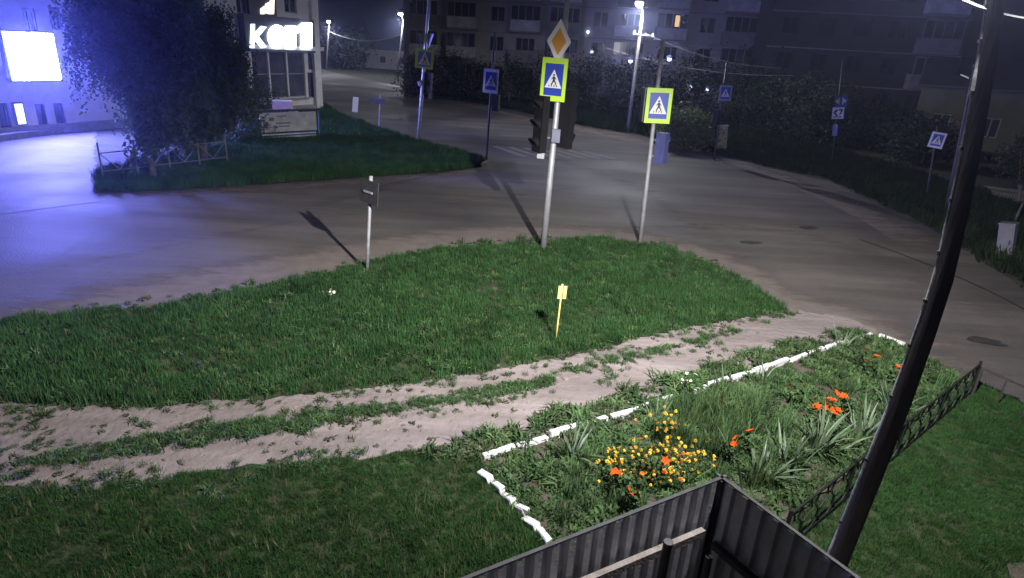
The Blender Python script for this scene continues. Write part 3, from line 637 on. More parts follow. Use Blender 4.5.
MB().box(on(B, 556, 135, n, .14), ux*.1, n*.07, up*.16).build('junction_box', m_cabinet, root)
MB().box(on(B, 541, 153, n, .06), ux*.09, n*.06, up*.12).build('push_button_box', m_greypost, root)
# right-hand crossing sign
root, B, T = pole('crossing_sign_pole', (640,243), (663,40), .06, .05, m_greypost, 'grey pole with double yellow-green crossing sign and blue signal box')
ux, up, n = frame_of(B, T, 0); uxs, ups, ns = frame_of(B, T, 8)
cs = on(B, 658.5, 105.5, n, .12); crosswalk_sign(root, cs, uxs, ups, ns, .66, .88, m_signyel)
ux2, up2, n2 = frame_of(B, T, -80); MB().box(cs - ux*.42 - n*.3, ux2*.3, n2*.012, up2*.42).build('sign_back_plate', m_signback, root)
uxb, upb, nb = frame_of(B, T, 150); traffic_light(root, on(B, 661.5, 148, n, .02), uxb, upb, nb, .8, .28, m_bluebox, 2)
mb = MB(); mb.box(on(B, 656, 140, n, .0), ux*.16, n*.015, up*.015); mb.box(on(B, 655, 156, n, 0), ux*.16, n*.015, up*.015); mb.build('bracket', m_signback, root)
# pole in the kiosk lawn
root, B, T = pole('crossing_sign_pole', (418,144), (429.5,-8), .1, .07, m_galv, 'tall pole on the kiosk lawn with crossing sign and backs of triangular signs')
ux, up, n = frame_of(B, T, 0); uxs, ups, ns = frame_of(B, T, 4)
crosswalk_sign(root, on(B, 424.5, 59, n, .14), uxs, ups, ns, .9, .92, m_signyel)
for sx, cx in ((-1,420.5),(1,429.5)):
    mb = MB(); c = on(B, cx, 40, n, .1); q = .34; mb.prism([(-q*.7,.3),(q*.7,.3),(0,-.36)], c, (ux*.75+n*.6*sx).normalized(), up, n, .015); mb.build('triangle_sign_back', m_greypost, root)
ux2, up2, n2 = frame_of(B, T, 150); traffic_light(root, on(B, 428.5, 83, n, -.02), ux2, up2, n2, 1.0, .34)
MB().box(on(B, 430, 96, n, .05), ux*.09, n*.05, up*.14).build('junction_box', m_cabinet, root)
MB().tube([on(B, 419.5, 81, n, .02), on(B, 421.5, 85, n, .02)], [.15, .15], 10).build('clamp', m_galv, root)
# thin pole with white-bordered sign
root, B, T = pole('crossing_sign_pole', (486,163), (495,32), .055, .04, m_darkpost, 'thin dark pole at the lawn corner with white-bordered crossing sign')
ux, up, n = frame_of(B, T, 0); uxs, ups, ns = frame_of(B, T, -10)
crosswalk_sign(root, on(B, 490.8, 81, n, .1), uxs, ups, ns, .66, 1.0, m_signwhite)
ux2, up2, n2 = frame_of(B, T, 160); traffic_light(root, on(B, 496, 103, n, .02), ux2, up2, n2, .7, .28, m_lamp_case, 2)
# short post with sign back
root, B, T = pole('sign_post', (367,272), (371,176), .04, .04, m_galv, 'short pale post at the lawn edge carrying a dark sign seen from behind')
_, _, nc_ = frame_of(B, T, 0); ux, up, n = frame_of(B, T, -52); mbc = on(B, 369, 191, nc_, .1)
p = MB().box(mbc, ux*.30, n*.012, up*.25).build('sign_plate', m_darkpost, root)
MB().box(mbc - n*.018, ux*.28, n*.004, up*.23).build('sign_face', m_signblue, p); MB().box(mbc + n*.03, ux*.14, n*.014, up*.02).build('bracket', m_galv, p)
# yellow marker stake
root, B, T = pole('marker_stake', (555.5,342), (562.5,284), .016, .016, m_yellow, 'slim yellow marker stake with two small plates standing in the lawn', 'marker')
ux, up, n = frame_of(B, T, 15)
for sx in (-1, 1):
    MB().box(on(B, 562, 292, n, .02) + ux*sx*.047, ux*.030, n*.006, up*.12).build('plate', m_yellow, root)
# far-side poles
root, B, T = pole('crossing_sign_pole', (714,160), (727,62), .055, .045, m_darkpost, 'dark pole beside the pale cabinet with an unlit crossing sign')
ux, up, n = frame_of(B, T, 0); uxs, ups, ns = frame_of(B, T, 8); crosswalk_sign(root, on(B, 725.5, 93, n, .1), uxs, ups, ns, .62, .78, m_greypost)
ux2, up2, n2 = frame_of(B, T, 150); traffic_light(root, on(B, 716.5, 117, n, .02), ux2, up2, n2, .75, .3)
root, B, T = pole('sign_pole', (832,165), (843,60), .05, .04, m_darkpost, 'thin dark pole with blue arrow plate above a white plate')
ux, up, n = frame_of(B, T, 0); c = on(B, 841, 101, n, .08)
p = MB().box(c, ux*.3, n*.01, up*.3).build('arrow_plate', m_signblue, root)
for sx in (-1,1): MB().prism([(sx*.06,-.2),(sx*.27,0),(sx*.06,.2)], c + n*.014, ux, up, n, .004).build('white_arrow', m_signwhite, p)
c = on(B, 838, 113, n, .08); p = MB().box(c, ux*.28, n*.01, up*.3).build('white_plate', m_signwhite, root)
mk = MB()
for poly in ([(-.2,.08),(-.06,.2),(.0,.14),(-.12,.02),(.0,-.1),(-.05,-.16),(-.2,-.02)], [(.02,.2),(.22,.2),(.22,.14),(.12,-.1),(.06,-.1),(.14,.13),(.02,.13)], [(-.2,-.22),(.2,-.22),(.2,-.17),(-.2,-.17)]): mk.prism(poly, c + n*.014, ux, up, n, .004)
mk.build('black_mark', m_black, p)
traffic_light(root, on(B, 836, 130, n, .05), *frame_of(B, T, 150), .6, .28, m_bluebox, 2)
root, B, T = pole('crossing_sign_pole', (926,200), (938,126), .045, .04, m_darkpost, 'dark pole under the trees at right with a tilted crossing sign')
uxs, ups, ns = frame_of(B, T, 6); upt = (ups + uxs*.2).normalized(); uxt = upt.cross(ns)
crosswalk_sign(root, on(B, 937, 140, ns, .1), uxt, upt, ns, .52, .62, m_signwhite)
root, B, T = pole('utility_pole', (946,214), (976,66), .09, .08, m_darkpost, 'plain grey pole standing behind the leaning wooden pole', 'pole')
MB().tube([T - (T-B).normalized()*.02, T + (T-B).normalized()*.06], [.11,.10], 10).build('cap', m_darkpost, root)
# white plastic post and sign frame on the kiosk lawn
B = G(354.5, 113); r_ = thing('route_plate', B, 'small white upright plate at the street edge of the kiosk lawn', 'sign')
ux, up, n = frame_of(B, V(356,90,B), 0); MB().tube([B, V(355.5,98,B)], .035, 8).build('post', m_greypost, r_); MB().box(V(355.3,104.5,B)+n*.05, ux*.2, n*.015, up*.52).build('plate', m_signwhite, r_)
B = G(379, 127); r_ = thing('back_sign', B, 'thin T-shaped sign seen edge-on beside the white plate', 'sign'); T = V(380,95,B); ux, up, n = frame_of(B, T, 0)
MB().tube([B, T], .04, 8).build('post', m_greypost, r_); MB().box(V(378,101,B)+n*.05, ux*.42, n*.015, up*.14).build('plate', m_signback, r_)
# cabinets
def cabinet(base, wpx, hpx, label, yaw, m_=None, lean=0):
    m_ = m_ or m_cabinet
    B = G(*base); k = ppm(B); wd, ht = wpx/k, hpx/k; T = V(base[0]+lean, base[1]-hpx, B); r_ = thing('utility_cabinet', B, label, 'cabinet'); ux, up, n = frame_of(B, T, yaw); ht = (T-B).length
    MB().box(B + up*(ht/2), ux*(wd/2), n*(wd*.4), up*(ht/2)).build('housing', m_, r_)
    d = MB().box(B + up*(ht/2) + n*(wd*.4+.012), ux*(wd*.42), n*.01, up*(ht*.43)).build('door', m_, r_); MB().box(B + up*(ht*.55) + n*(wd*.4+.03) + ux*(wd*.3), ux*.02, n*.012, up*.06).build('handle', m_darkpost, d)
    MB().box(B + up*(ht+.02), ux*(wd*.56), n*(wd*.46), up*.019).build('lid', m_, r_)
    for k_ in range(3): MB().box(B + up*(ht*(.2+.05*k_)) + n*(wd*.4+.026), ux*(wd*.3), n*.005, up*.012).build('vent', m_darkpost, d)
cabinet((721,153), 9, 27, 'pale upright cabinet beside the dark crossing sign pole', 6, m_=m_frame, lean=2)
cabinet((1004,262), 13, 38, 'lavender-grey upright cabinet at the right edge under the small tree', -12, lean=5)

# ------------------------------------------------------------------ street lamps
def photometry(ld, fwd, lo, hi, az, ex):                 # street luminaire: wide batwing throw, little light up or behind
    ld.use_nodes = True; N = ld.node_tree.nodes; L = ld.node_tree.links; em = N['Emission']; tc = N.new('ShaderNodeTexCoord')
    def dot(v): q = N.new('ShaderNodeVectorMath'); q.operation = 'DOT_PRODUCT'; q.inputs[1].default_value = v; L.new(tc.outputs['Normal'], q.inputs[0]); return q.outputs['Value']
    def mth(op, a, b_=None):
        q = N.new('ShaderNodeMath'); q.operation = op
        for i, x in enumerate((a, b_)):
            if x is None: continue
            if isinstance(x, (int, float)): q.inputs[i].default_value = x
            else: L.new(x, q.inputs[i])
        return q.outputs[0]
    c = dot((0,0,-1)); wide = mth('MINIMUM', mth('POWER', mth('MAXIMUM', c, .05), -ex), 4.5)
    up = N.new('ShaderNodeMapRange'); up.interpolation_type = 'SMOOTHSTEP'; up.inputs['From Min'].default_value = lo; up.inputs['From Max'].default_value = hi; L.new(c, up.inputs['Value']); up.inputs['To Min'].default_value = .02
    fw = N.new('ShaderNodeMapRange'); fw.interpolation_type = 'SMOOTHSTEP'; fw.inputs['From Min'].default_value = az[0]; fw.inputs['From Max'].default_value = az[1]; fw.inputs['To Min'].default_value = .26; L.new(dot(tuple(fwd)), fw.inputs['Value'])
    L.new(mth('MULTIPLY', mth('MULTIPLY', wide, up.outputs['Result']), fw.outputs['Result']), em.inputs['Strength'])
def point(name, loc, watt, col, rad, parent, fwd, ph):
    ld = bpy.data.lights.new(name, 'POINT'); ld.energy = watt; ld.color = col; ld.shadow_soft_size = rad; photometry(ld, fwd, *ph); o = bpy.data.objects.new(name, ld); C.objects.link(o); o.parent = parent; o.location = Vector(loc) - ORG[parent]; return o
def lamp_head(root, tip, d, size, watt, col=(0.93,.95,1.0), ph=(-.1, .3, (-1.2,0), 1.6)):
    d = Vector(d).normalized(); s = d.cross(UZ).normalized()
    h = MB(); h.prism([(-.34*size,0),(-.3*size,.07*size),(0,.12*size),(.3*size,.07*size),(.36*size,0),(.3*size,-.03*size),(-.3*size,-.03*size)], tip - s*.13*size, d, UZ, s, .26*size); hd = h.build('lamp_head', m_greypost, root)
    g = MB(); n_ = 12
    g.tube([tip + UZ*(-.04*size), tip + UZ*(-.10*size), tip + UZ*(-.145*size)], [.12*size, .11*size, .05*size], n_); g.build('diffuser', m_lampglow, hd)
    point('lamp_light', tip - UZ*(.3*size), watt, col, .1*size, root, d, ph)
def street_lamp(base, top, head, watt, label, m_=m_concrete, r0=.15, size=1.0):
    root, B, T = pole('street_lamp', base, top, r0, r0*.6, m_, label, 'street lamp', group='street lamps')
    hp = V(*head, B); n = Vector((-B.x, -B.y, 0)).normalized(); hp = hp + n*.9
    MB().tube([T - UZ*.3, T + UZ*.15 + n*.2, hp - n*.28*size + UZ*.04], [.045,.04,.035], 8).build('arm', m_greypost, root)
    lamp_head(root, hp, n, size, watt); return root, B, T
lr1, lB1, lT1 = street_lamp((628,132), (642.5,14), (639.5,3), FAR_LAMP_W, 'bright street lamp on a leaning pole across the junction', size=2.0)
lr2, lB2, lT2 = street_lamp((397,77), (403,22), (400.5,13), FAR_LAMP_W*.9, 'street lamp on the far verge at the upper left of the street', size=2.6)
lr3, lB3, lT3 = street_lamp((326,70), (329,26), (328.5,21), FAR_LAMP_W*.6, 'farthest street lamp just right of the pale corner building', size=2.3)
# wooden pole on the right with the lamp that lights the flower bed
wp = [(822,585),(835,553),(870,478),(905,400),(930,336),(950,280),(964,215),(975,150),(984,80),(990,20),(992.5,-10),(995,-60),(997,-120),(999,-190),(1000,-260)]
WB = G(835, 553) * (4.9/G(835, 553).length) ; nW = Vector((WB.x, WB.y, 0)).normalized()
wp = [(x*.68 + .32*(835+(553-y)/563*157), y) for x, y in wp]
pts = [onplane(x+6, y, WB, nW) for x, y in wp]; pts = [p for p in pts if p.z < 5.95]; low = pts[0] - (pts[1]-pts[0])*(pts[0].z/(pts[1].z-pts[0].z)); pts = [low] + pts if pts[0].z > .05 else pts; pts[0].z = -.05; WB = Vector((pts[0].x, pts[0].y, 0))
wr = thing('wooden_pole', WB, 'leaning dark wooden utility pole beside the flower bed, lit along one edge', 'utility pole')
zt = pts[-1].z
MB().tube(pts, [.085 - .048*max(0, p.z)/zt for p in pts], 16).build('pole', m_oldwood, wr, smooth=True)
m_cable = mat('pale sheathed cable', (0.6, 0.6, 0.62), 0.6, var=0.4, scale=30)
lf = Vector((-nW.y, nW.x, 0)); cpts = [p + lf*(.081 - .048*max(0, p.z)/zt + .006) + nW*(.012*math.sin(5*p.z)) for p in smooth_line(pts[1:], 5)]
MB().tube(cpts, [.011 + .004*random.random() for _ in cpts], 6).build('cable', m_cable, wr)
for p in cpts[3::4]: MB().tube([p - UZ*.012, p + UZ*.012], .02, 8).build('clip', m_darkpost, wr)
LP = Vector((2.62, 4.17, 6.5))
MB().tube([pts[-1] - UZ*.5 + Vector((.1,-.05,0)), pts[-1] + UZ*.1 + Vector((.14,-.1,0)), LP + Vector((.09,-.25,.05))], [.03,.03,.028], 8).build('lamp_arm', m_greypost, wr)
lamp_head(wr, LP, Vector((-.2, .98, 0)), .9, NEAR_LAMP_W, (1.0, .97, .95), (.07, .47, (.0,1.05), .8))
for zk in (4.9, 5.35):
    q = min(pts, key=lambda p: abs(p.z-zk)); MB().tube([q - Vector((.12,.02,0)), q - Vector((.2,.05,-.02)), q - Vector((.2,.05,-.12))], .012, 6).build('insulator_hook', m_darkpost, wr)
def wire(name, a, b_, sag, label, r_=.012, grp=None):
    pl = [a.lerp(b_, t/16) - UZ*(sag*4*(t/16)*(1-t/16)) for t in range(17)]
    o = MB().tube(pl, r_, 5).build(name, m_wire, loc=a); return tag(o, label, 'cable', grp)
q = min(pts, key=lambda p: abs(p.z-5.35)); qa = q - Vector((.2,.05,-.02))
wire('overhead_wire', onplane(958,-2,q,nW), onplane(1060,22,q,nW) , .03, 'pale cable crossing behind the top of the wooden pole', .011)
qs = V(645, 33, lB1)
wire('overhead_wire', qs, V(748, 66, lB1) + Vector((3,2,0)), .5, 'thin cable running right from the bright street lamp pole', .022)
wire('overhead_wire', V(606, 48, lB1) , V(760, 74, lB1)+Vector((3,2,0)), .5, 'thin cable sagging past the bright street lamp pole', .02)
wire('overhead_wire', lT3 - UZ*.8, lT2 - UZ*1.6, 1.2, 'thin cable between the two far street lamps', .04)
mb = MB(); B1up = (lT1-lB1).normalized(); c = V(643.5, 35, lB1); sd = Vector((1,.2,-.05)).normalized(); mb.box(c, sd*.75, Vector((0,.05,0)), UZ*.04); mb.build('crossarm', m_galv, lr1)
for sx in (-.65, 0.65): mb = MB(); mb.tube([c + sd*sx + UZ*.04, c + sd*sx + UZ*.2], [.05,.04], 8); mb.build('insulator', m_signwhite, lr1)
for i, (px, py, lb_) in enumerate(((632,60,'small bluish lantern hanging on the cable left of the lamp pole'), (671.5,58,'small bluish lantern hanging on the cable right of the lamp pole'))):
    c = V(px, py, lB1) + Vector((0,.6,0)); r_ = thing('cable_lantern', c, lb_, 'lantern')
    MB().tube([c + UZ*.42, c + UZ*.16], .018, 6).build('hanger', m_darkpost, r_); MB().tube([c + UZ*.18, c + UZ*.1, c - UZ*.02], [.05,.2,.22], 10).build('shade', m_bluebox, r_); MB().tube([c - UZ*.02, c - UZ*.14, c - UZ*.2], [.14,.12,.04], 10).build('bulb', m_bulb, r_)

# ------------------------------------------------------------------ tube fence, banner stand, box
fa, fb = G(104,182), G(228,166); fd = (fb-fa); Lf = fd.length; fd.normalize()
tf = thing('tube_fence', (fa+fb)/2, 'low grey tube fence with diagonal braces behind the birches', 'fence'); npost = 5
for k in range(npost): p = fa + fd*(Lf*k/(npost-1)); MB().tube([p, p + UZ*1.3], .028, 8).build('post', m_signback, tf)
for z in (.35, .95): MB().tube([fa + UZ*z, fb + UZ*z], .02, 8).build('rail', m_signback, tf)
for k in range(npost-1):
    p0 = fa + fd*(Lf*k/(npost-1)); p1 = fa + fd*(Lf*(k+1)/(npost-1)); mid = (p0+p1)/2
    MB().tube([p0 + UZ*.95, mid + UZ*.35], .013, 6).build('brace', m_signback, tf); MB().tube([mid + UZ*.36, p1 + UZ*.95], .013, 6).build('brace', m_signback, tf)
B0, B1 = G(257,143), G(320,139); bd = (B1-B0); Lb = bd.length; bd.normalize(); bn = Vector((bd.y, -bd.x, 0)); kb = ppm(B0)
bs = thing('banner_stand', (B0+B1)/2, 'faded white banner on a low stand with slats, below the shop window', 'banner')
zt_ = 31/kb; z0_ = 8/kb
for p in (B0, B0 + bd*Lb*.5, B1): MB().tube([p, p + UZ*(zt_+.05)], .04, 8).build('post', m_darkpost, bs)
bb = MB().box((B0+B1)/2 + UZ*((zt_+z0_)/2) + bn*.06, bd*(Lb/2-.2), bn*.015, UZ*((zt_-z0_)/2-.1)).build('banner', m_banner, bs)
MB().box((B0+B1)/2 + UZ*(zt_) + bn*.03, bd*(Lb/2+.1), bn*.05, UZ*.05).build('top_rail', m_darkpost, bs)
for k in range(3): MB().box((B0+B1)/2 + UZ*(.1+.13*k) + bn*.07, bd*(Lb/2-.25), bn*.015, UZ*.035).build('slat', m_banner, bs)
cb = (B0+B1)/2 + UZ*((zt_+z0_)/2) + bn*.078
mk = MB(); r = random.Random(5)
for (x, z, wd, ht) in ((-.35,.28,.5,.05),(-.3,-.05,.75,.06),(-.25,-.2,.6,.05),(-1.2,-.1,.2,.3),(-.9,.15,.25,.16),(-1.3,.25,.15,.1),(-.75,-.2,.2,.1)): mk.box(cb + bd*x + UZ*z, bd*(wd/2), bn*.003, UZ*(ht/2))
mk.build('print', m_bannermark, bb)
cB = G(284, 122); kc = ppm(cB); cz = 0; 
pd = thing('pallet_table', cB, 'dark low table behind the banner stand carrying a carton', 'table'); cx_, cy_ = Vector((1,.2,0)).normalized(), Vector((-.2,1,0)).normalized()
MB().box(cB + UZ*.62, cx_*.85, cy_*.55, UZ*.04).build('table_top', m_darkpost, pd)
for sx in (-1,1):
    for sy in (-1,1): MB().box(cB + cx_*.75*sx + cy_*.45*sy + UZ*.29, cx_*.04, cy_*.04, UZ*.29).build('leg', m_darkpost, pd)
ct = thing('carton', cB + UZ*.66, 'tan carton with a bright white lid below the shop window', 'box')
MB().box(cB + UZ*.95, cx_*.52, cy_*.4, UZ*.28).build('body', m_crate, ct); MB().box(cB + UZ*1.25, cx_*.54, cy_*.42, UZ*.018).build('lid', m_signwhite, ct)

# ------------------------------------------------------------------ corrugated yard fence
FH = 2.0; K = G(722, 475, FH); K0 = Vector((K.x, K.y, 0)); eL = G(458, 578, FH); eR = G(862, 578, FH)
dl = Vector((eL.x-K.x, eL.y-K.y, 0)).normalized(); dr = Vector((eR.x-K.x, eR.y-K.y, 0)).normalized()
cf = thing('corrugated_fence', K0, 'dark corrugated steel yard fence corner in the foreground', 'fence')
def corr(name, start, d, inward, width, z0, z1):
    mb = MB(); pitch, dep = .13, .036; prof = []; x = 0
    while x < width-1e-6:
        for fx, fy in ((0,0),(.42,0),(.5,1),(.92,1)): prof.append((min(x+fx*pitch, width), fy*dep))
        x += pitch
    prof.append((width, 0)); top = []
    for (a, b_) in zip(prof[:-1], prof[1:]):
        if b_[0]-a[0] < 1e-5: continue
        mb.quad(start + d*a[0] + inward*a[1] + UZ*z0, start + d*b_[0] + inward*b_[1] + UZ*z0, start + d*b_[0] + inward*b_[1] + UZ*z1, start + d*a[0] + inward*a[1] + UZ*z1)
    return mb.build(name, m_sheet, cf)
inL = Vector((-dl.y, dl.x, 0)); inL = inL if inL.dot(-K0) > 0 else -inL; inR = Vector((-dr.y, dr.x, 0)); inR = inR if inR.dot(-K0) > 0 else -inR
for k in range(4): corr('metal_sheet', K0 + dl*(.02+1.15*k) + inL*(.002*(k % 2)), dl, inL, 1.17, .06, FH-.0135-.001*(k % 2))
for k in range(4): corr('metal_sheet', K0 + dr*(.02+1.15*k) + inR*(.002*(k % 2)), dr, inR, 1.17, .06, FH-.0135-.001*(k % 2))
for d, i_ in ((dl, inL), (dr, inR)): MB().box(K0 + d*2.3 + i_*.017 + UZ*(FH-.006), d*2.33, i_*.013, UZ*.006).build('top_cap', m_darkpost, cf)
MB().box(K0 + dl*.012 + dr*.012 + UZ*((FH-.02)/2), dl*.03, dr*.03, UZ*((FH-.02)/2)).build('corner_post', m_darkpost, cf)
pl0 = K0 + inL*.1
e0 = onplane(703, 532, pl0, inL); e1 = onplane(560, 593, pl0, inL)
bmz = UZ; dd = (e1-e0).normalized(); uu = inL; ww = dd.cross(uu).normalized()
MB().box((e0+e1)/2 + dd*.6, dd*((e1-e0).length/2+.6), uu*.022, ww*.03).build('rail', m_beam, cf)
pp = onplane(668, 545, pl0 + inL*.09, inL); MB().tube([Vector((pp.x,pp.y,0)), Vector((pp.x,pp.y,pp.z+.03))], .035, 12).build('post', m_darkpost, cf)
MB().tube([K0 + inL*.14 + inR*.14, K0 + inL*.14 + inR*.14 + UZ*(FH-.6)], .03, 12).build('post', m_darkpost, cf)
MB().box(K0 + dr*1.9 + inR*.075 + UZ*1.45, dr*1.8, inR*.025, UZ*.025).build('rail', m_darkpost, cf)

# ------------------------------------------------------------------ low wrought fence round the bed and plain rail
wa, wb = G(778, 560), G(968, 397); wd_ = (wb-wa); Lw = wd_.length; wd_.normalize()
wf = thing('wrought_fence', (wa+wb)/2, 'low green ironwork fence with lozenge bars along the flower bed', 'fence'); HW = .6
npan = 4
for k in range(npan+1): p = wa + wd_*(Lw*k/npan); MB().tube([p, p + UZ*(HW+.06)], .022, 8).build('post', m_iron, wf)
for k in range(npan):
    p0 = wa + wd_*(Lw*k/npan); l = Lw/npan
    for z in (HW, .1): MB().box(p0 + wd_*(l/2) + UZ*z, wd_*(l/2-.02), Vector((-wd_.y, wd_.x, 0))*.012, UZ*.012).build('rail', m_iron, wf)
    nb_ = 8
    for j in range(nb_):
        x0 = l*(j+.5)/nb_; sg = 1 if j % 2 else -1; a = l/nb_*.42*sg; q = p0 + wd_*x0
        MB().tube([q + UZ*.11, q + wd_*a*.9 + UZ*.2, q + wd_*a*.9 + UZ*.32, q - wd_*a*.7 + UZ*.45, q + UZ*(HW-.01)], .011, 6).build('bar', m_iron, wf)
ra, rb_ = G(970.5, 396), G(1075, 446); rd = rb_-ra; Lr = rd.length; rd.normalize()
rf = thing('rail_fence', (ra+rb_)/2, 'low plain rail fence at the right roadside edge', 'fence')
for k in range(5): p = ra + rd*(.02+Lr*k/4); MB().tube([p + UZ*0, p + UZ*.5], .012 if k else .022, 8).build('post', m_rail, rf)
MB().box((ra+rb_)/2 + UZ*.52, rd*(Lr/2+.03), Vector((-rd.y, rd.x, 0))*.02, UZ*.014).build('rail', m_rail, rf)
sl_ = MB().prism([(0,0),(.9,.1),(1.0,.5),(.2,.42)], G(1014,600)+UZ*.03, Vector((1,0,0)), Vector((0,1,0)), UZ, .05).build('concrete_slab', m_bed, loc=None); tag(sl_, 'brownish corner of a slab in the bottom right lawn', 'slab')

# ------------------------------------------------------------------ whitewashed border of the flower bed
bo = thing('flower_bed_border', G(481,464), 'whitewashed brick and kerb border round the flower bed', 'border')
def brick_mesh(name, lx, ly, lz, seed):
    r = random.Random(seed); mb = MB(); mb.abox((0,0,0), lx, ly, lz); me = mb.mesh(name, m_white); bm = bmesh.new(); bm.from_mesh(me)
    bmesh.ops.bevel(bm, geom=bm.edges[:], offset=.012, segments=1, affect='EDGES')
    for v in bm.verts: v.co += Vector((r.uniform(-1,1), r.uniform(-1,1), r.uniform(-1,1)))*.006
    bm.to_mesh(me); bm.free(); return me
bricks = [brick_mesh('brick', .25, .09, .12, s) for s in range(4)]; blocks = [brick_mesh('kerb_block', .48, .075, .15, s+9) for s in range(4)]
a, b_ = G(483,474), G(549,548); d = b_-a; L_ = d.length; d.normalize(); nb_ = int(L_/.205); ang = math.atan2(d.y, d.x)
for k in range(nb_): 
    p = a + d*(k+.5)*L_/nb_ + Vector((random.gauss(0,.012), random.gauss(0,.012), .045+random.gauss(0,.010)))
    inst('brick', bricks[k % 4], bo, p, (random.gauss(0,.1), -.28+random.gauss(0,.08), ang+random.gauss(0,.06)))
for la, lb_ in (((481,463),(870,336)), ((872,336),(910,351))):
    a, b_ = G(*la), G(*lb_); d = b_-a; L_ = d.length; d.normalize(); nb_ = int(L_/.5); ang = math.atan2(d.y, d.x)
    for k in range(nb_):
        p = a + d*(k+.5)*L_/nb_ + Vector((random.gauss(0,.014), random.gauss(0,.014), .032-.03*k/nb_+random.gauss(0,.016)))
        inst('kerb_block', blocks[k % 4], bo, p, (random.gauss(0,.04), random.gauss(0,.03), ang+random.gauss(0,.03)))

# ------------------------------------------------------------------ plants of the bed
def blade_mesh(name, L_, wd, bend, m_, n=5):
    mb = MB()
    for k in range(n):
        t = k/(n-1); x = bend*t*t; z = L_*t*(1-.18*bend/L_*t); ww = wd*(1-.15*t) if t < .6 else wd*(.91*(1-(t-.6)/.4)+.03)
        mb.v += [Vector((x,-ww/2,z)), Vector((x+.006,0,z)), Vector((x,ww/2,z))]
    for k in range(n-1):
        for j in (0,1): a = 3*k+j; mb.f.append((a, a+1, a+4, a+3))
    return mb.mesh(name, m_, fix=False, smooth=True)
irisl = [blade_mesh('leaf', L_*1.2, .04, b_*1.2, m_iris) for L_, b_ in ((.42,.04),(.5,.1),(.46,.2),(.38,.26),(.54,.06),(.35,.32))]
iris = [((572,461),.8,22,'iris clump just inside the near left part of the white border'), ((617,441),.45,9,'small sparse clump of strap leaves by the white kerb near the marigolds'), ((655,427),.7,16,'iris clump against the kerb behind the marigolds'),
 ((727,404),.8,20,'iris clump at the middle of the long white kerb'), ((756,482),.95,30,'iris clump nearest the corrugated fence corner'), ((785,468),.9,24,'iris clump between the corner clump and the large one'),
 ((816,455),1.05,38,'largest iris clump in front of the orange lilies'), ((858,438),.95,28,'iris clump right of the largest one, near the wooden pole'), ((890,412),.8,18,'iris clump half behind the wooden pole'),
 ((842,350),.75,22,'bright leafy clump at the far corner of the bed'), ((765,383),.6,14,'small iris clump by the far stretch of kerb'), ((690,414),.55,12,'small iris clump between kerb and tall weeds')]
for i, (px, s, nleaf, lb_) in enumerate(iris):
    B = G(*px); r_ = thing('iris_clump', B, lb_, 'plant', 'iris clumps in the flower bed')
    for k in range(nleaf):
        an = random.uniform(0,6.283); rad = abs(random.gauss(0,.13))*s; inst('leaf', random.choice(irisl), r_, B + Vector((math.cos(an)*rad, math.sin(an)*rad, .03)), (random.gauss(0,.14), random.gauss(.22,.22), an+random.gauss(0,.5)), s*random.uniform(.75,1.2))
def petal_flower(name, n, L_, wd, cup, m_, layers=1):
    mb = MB()
    for ly in range(layers):
        for k in range(n):
            th = 2*math.pi*(k+.5*ly)/n; d = Vector((math.cos(th), math.sin(th), 0)); s = Vector((-d.y, d.x, 0)); l = L_*(1-.28*ly); z = .004+.012*ly
            i = len(mb.v); mb.v += [UZ*z, d*l*.55 + s*wd/2 + UZ*(z+cup*.55), d*l + UZ*(z+cup*.6), d*l*.55 - s*wd/2 + UZ*(z+cup*.55)]; mb.f.append((i,i+1,i+2,i+3))
    return mb.mesh(name, m_, fix=False)
lily_m = petal_flower('blossom', 6, .058, .036, .03, m_lily); mari_m = petal_flower('blossom', 9, .022, .017, .006, m_mari, 3); mari_o = petal_flower('blossom', 10, .03, .02, .01, m_mari2, 3); pale_m = petal_flower('blossom', 6, .03, .02, .005, m_pale)
def foliage_mesh(name, n, h, rad, leaf, m_, seed):
    r = np.random.default_rng(seed); z = r.uniform(.02,1,n)**.8*h; a = r.uniform(0,6.283,n); q = rad*np.sqrt(r.uniform(0,1,n))*(.5+.6*z/h); p = np.stack([np.cos(a)*q, np.sin(a)*q, z], 1); return leafmesh(name, p, leaf, m_)
fol_m = [foliage_mesh('foliage', 240, .26, .14, .032, m_weed, s) for s in range(3)]; fol_l = [foliage_mesh('foliage', 150, .38, .09, .055, m_weed, s+5) for s in range(3)]
def plant(name, B, fol, blossoms, label, cat, group, s=1.0):
    r_ = thing(name, B, label, cat, group); inst('foliage', fol, r_, B + UZ*.03, (0,0,random.uniform(0,6.28)), s)
    for (me, off) in blossoms:
        mb = MB(); mb.tube([B + UZ*.03, B + Vector((off[0]*.6, off[1]*.6, off[2]*.6)), B + Vector(off)], .005, 4, False); st = mb.build('stem', m_weed, r_)
        inst('blossom', me, r_, B + Vector(off), (random.gauss(-.1,.45)-.25, random.gauss(0,.4), random.uniform(0,6.28)), random.uniform(.85,1.25))
for i in range(26):
    px = 612 + (i % 7)*14 + random.uniform(-6,6); py = 470 + (i//7)*9.5 + random.uniform(-4,4) - (px-650)*.1
    if i >= 20: px, py = random.choice(((655,434),(662,440),(598,433),(648,466),(672,462),(610,436)))[0]+random.uniform(-4,4), random.choice((434,440,438,462,458))
    B = G(px, py); bl_ = []
    for k in range(random.randint(6,10)): bl_.append((mari_o if random.random() < .07 else mari_m, (random.gauss(0,.13), random.gauss(0,.13), random.uniform(.2,.33))))
    plant('marigold_plant', B, fol_m[i % 3], bl_, 'small marigold with yellow blossoms in the patch behind the corrugated fence', 'flower', 'marigolds in the flower bed', random.uniform(.8,1.1))
